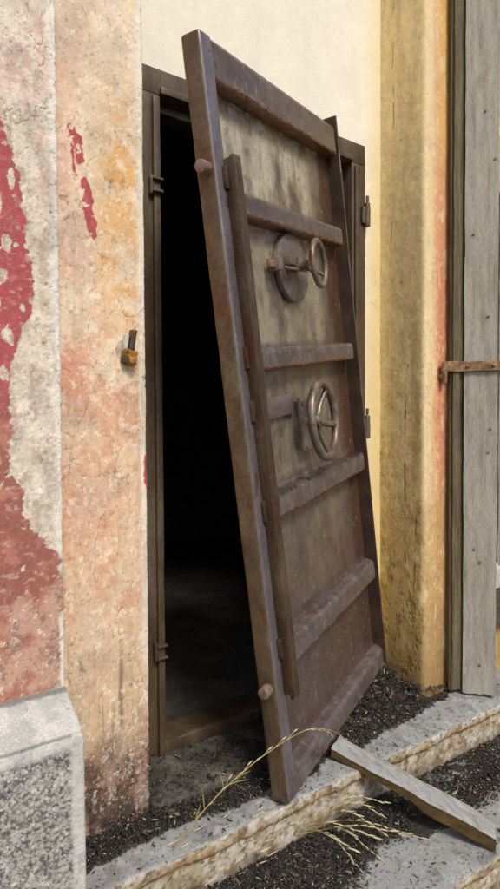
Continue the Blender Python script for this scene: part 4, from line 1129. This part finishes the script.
# ------------------------------------------------------------------ dry grass
def spline(ps, n):
    ps = [Vector(p) for p in ps]; ps = [ps[0] * 2 - ps[1]] + ps + [ps[-1] * 2 - ps[-2]]
    out = []
    m_ = len(ps) - 3
    for i in range(n + 1):
        u = i / n * m_; k = min(int(u), m_ - 1); t = u - k
        a, b, c, d = ps[k:k + 4]
        out.append(0.5 * ((2 * b) + (c - a) * t + (2 * a - 5 * b + 4 * c - d) * t * t + (3 * b - a - 3 * c + d) * t ** 3))
    return out
def spikelet(m, p, d, L, r):
    d = Vector(d).normalized()
    m.tube([p, p + d * L * 0.3, p + d * L * 0.65, p + d * L], [r * 0.4, r, r * 0.8, r * 0.15], 5)
g1 = empty('grass_stalk', (0.735, 1.325, 0.0), 'long dry yellow grass stalk arching across the foot of the door', 'grass')
path = spline([(0.725, 1.33, 0.0), (0.762, 1.30, 0.062), (0.813, 1.275, 0.123), (0.885, 1.27, 0.160), (0.959, 1.265, 0.189), (1.054, 1.26, 0.213), (1.126, 1.26, 0.214), (1.19, 1.255, 0.192), (1.235, 1.25, 0.160)], 40)
m = MB(); m.tube(path, [0.0018 - 0.0012 * i / 40 for i in range(41)], 6); inv(m.build('stem', M_straw2, g1), g1)
m = MB()
for i in range(6, 38, 2):
    p_ = path[i]; d_ = (path[min(i + 2, 40)] - path[i]).normalized()
    up = Vector((random.uniform(-0.5, 0.5), random.uniform(-0.4, 0.4), random.uniform(-0.2, 1.0)))
    if i > 26: up = Vector((random.uniform(-0.2, 0.4), random.uniform(-0.3, 0.2), random.uniform(-0.9, 0.1)))
    e = p_ + (d_ + up * 0.6).normalized() * random.uniform(0.014, 0.034)
    m.tube([p_, p_.lerp(e, 0.5), e], 0.0006, 4)
    spikelet(m, e, (e - p_).normalized() + Vector((0, 0, -0.3)), random.uniform(0.012, 0.022), 0.0018)
inv(m.build('seed_head', M_straw, g1), g1)
for (i, dx, dz, L) in ((12, -0.25, 1.0, 0.06), (13, 1.0, 0.02, 0.06), (14, 0.95, 0.3, 0.05), (8, -0.15, 1.0, 0.07), (6, 0.3, 1, 0.05), (3, -0.6, 0.8, 0.045)):
    m = MB(); p_ = path[i]; d_ = Vector((dx, -0.1, dz)).normalized()
    m.tube([p_, p_ + d_ * L * 0.5, p_ + d_ * L + Vector((0, 0, -0.006))], [0.0012, 0.0014, 0.0003], 4); inv(m.build('leaf_blade', M_straw2, g1), g1)

g2 = empty('grass_tuft', (1.15, 1.312, -0.10), 'tuft of bleached dry grass ears spilling over the lower step', 'grass')
tips = [((1.250, 1.14), 0.0), ((1.205, 1.175), 0.01), ((1.175, 1.13), 0.0), ((1.275, 1.175), 0.02), ((1.345, 1.125), 0.03), ((1.385, 1.10), 0.015), ((1.335, 1.205), 0.05), ((1.30, 1.16), 0.03),
        ((1.385, 1.235), 0.05)]
for k, ((tx, ty), hh) in enumerate(tips):
    ms, mh = MB(), MB()
    r_ = Vector((1.13 + random.uniform(-0.03, 0.07), 1.318, -0.115 + random.uniform(0, 0.03)))
    tip = Vector((tx, ty, -STEP + 0.010 + hh)); mid_ = r_.lerp(tip, 0.5) + Vector((random.uniform(-0.025, 0.025), random.uniform(-0.02, 0.02), 0.022 + hh * 0.4))
    ps = spline([r_, mid_, tip], 14)
    ms.tube(ps, [0.0009 - 0.0005 * i / 14 for i in range(15)], 5)
    for i in range(6, 15):
        d_ = (ps[min(i + 1, 14)] - ps[i - 1]).normalized() + Vector((random.uniform(-0.22, 0.22), random.uniform(-0.22, 0.22), random.uniform(-0.15, 0.25)))
        spikelet(mh, ps[i], d_, random.uniform(0.012, 0.032), random.uniform(0.0014, 0.0026))
    inv(ms.build('stem', M_straw2, g2), g2); inv(mh.build('seed_head', M_straw, g2), g2)
g3 = empty('grass_tuft', (0.95, 1.30, -0.02), 'few short dry straws at the step edge left of the door corner', 'grass')
for k in range(26):
    x_ = random.uniform(0.72, 1.07); y_ = random.choice([random.uniform(1.30, 1.36), random.uniform(1.28, 1.30)])
    z_ = 0.004 if y_ > 1.30 else random.uniform(-0.1, -0.02)
    a_ = random.uniform(-0.5, 0.9); L = random.uniform(0.015, 0.04)
    p_ = Vector((x_, y_ - (0.016 if z_ < 0 else 0), z_)); d_ = Vector((math.cos(a_), 0.25 * math.sin(a_), 0.5 * math.sin(a_) if z_ < 0 else 0.12))
    m = MB(); spikelet(m, p_, d_, L, 0.0016); inv(m.build('straw', M_straw, g3), g3)

# ------------------------------------------------------------------ light
w = bpy.data.worlds.new('World'); sc.world = w; w.use_nodes = True
nt = w.node_tree; bg = nt.nodes.get('Background') or nt.nodes.new('ShaderNodeBackground')
sky = nt.nodes.new('ShaderNodeTexSky'); sky.sky_type = 'NISHITA'; sky.sun_disc = False
SUN_DIR = Vector((-0.15, -0.72, 0.80)).normalized()     # towards the sun
sky.sun_elevation = math.asin(SUN_DIR.z); sky.sun_rotation = math.atan2(SUN_DIR.x, SUN_DIR.y)
sky.air_density = 1.0; sky.dust_density = 3.0; sky.ozone_density = 1.0
nt.links.new(sky.outputs[0], bg.inputs[0]); bg.inputs[1].default_value = 0.075
ld = bpy.data.lights.new('sun', 'SUN'); ld.energy = 1.5; ld.angle = math.radians(15); ld.color = (1.0, 0.955, 0.88)
lo = bpy.data.objects.new('sun', ld); C.objects.link(lo)
lo.rotation_euler = (-SUN_DIR).to_track_quat('-Z', 'Y').to_euler()

sc.render.engine = 'CYCLES'
sc.cycles.max_bounces = 8; sc.cycles.diffuse_bounces = 4
sc.cycles.use_denoising = True
vs = sc.view_settings; vs.view_transform = 'Standard'; vs.look = 'None'; vs.exposure = 0.66; vs.gamma = 1.0; vs.use_curve_mapping = False
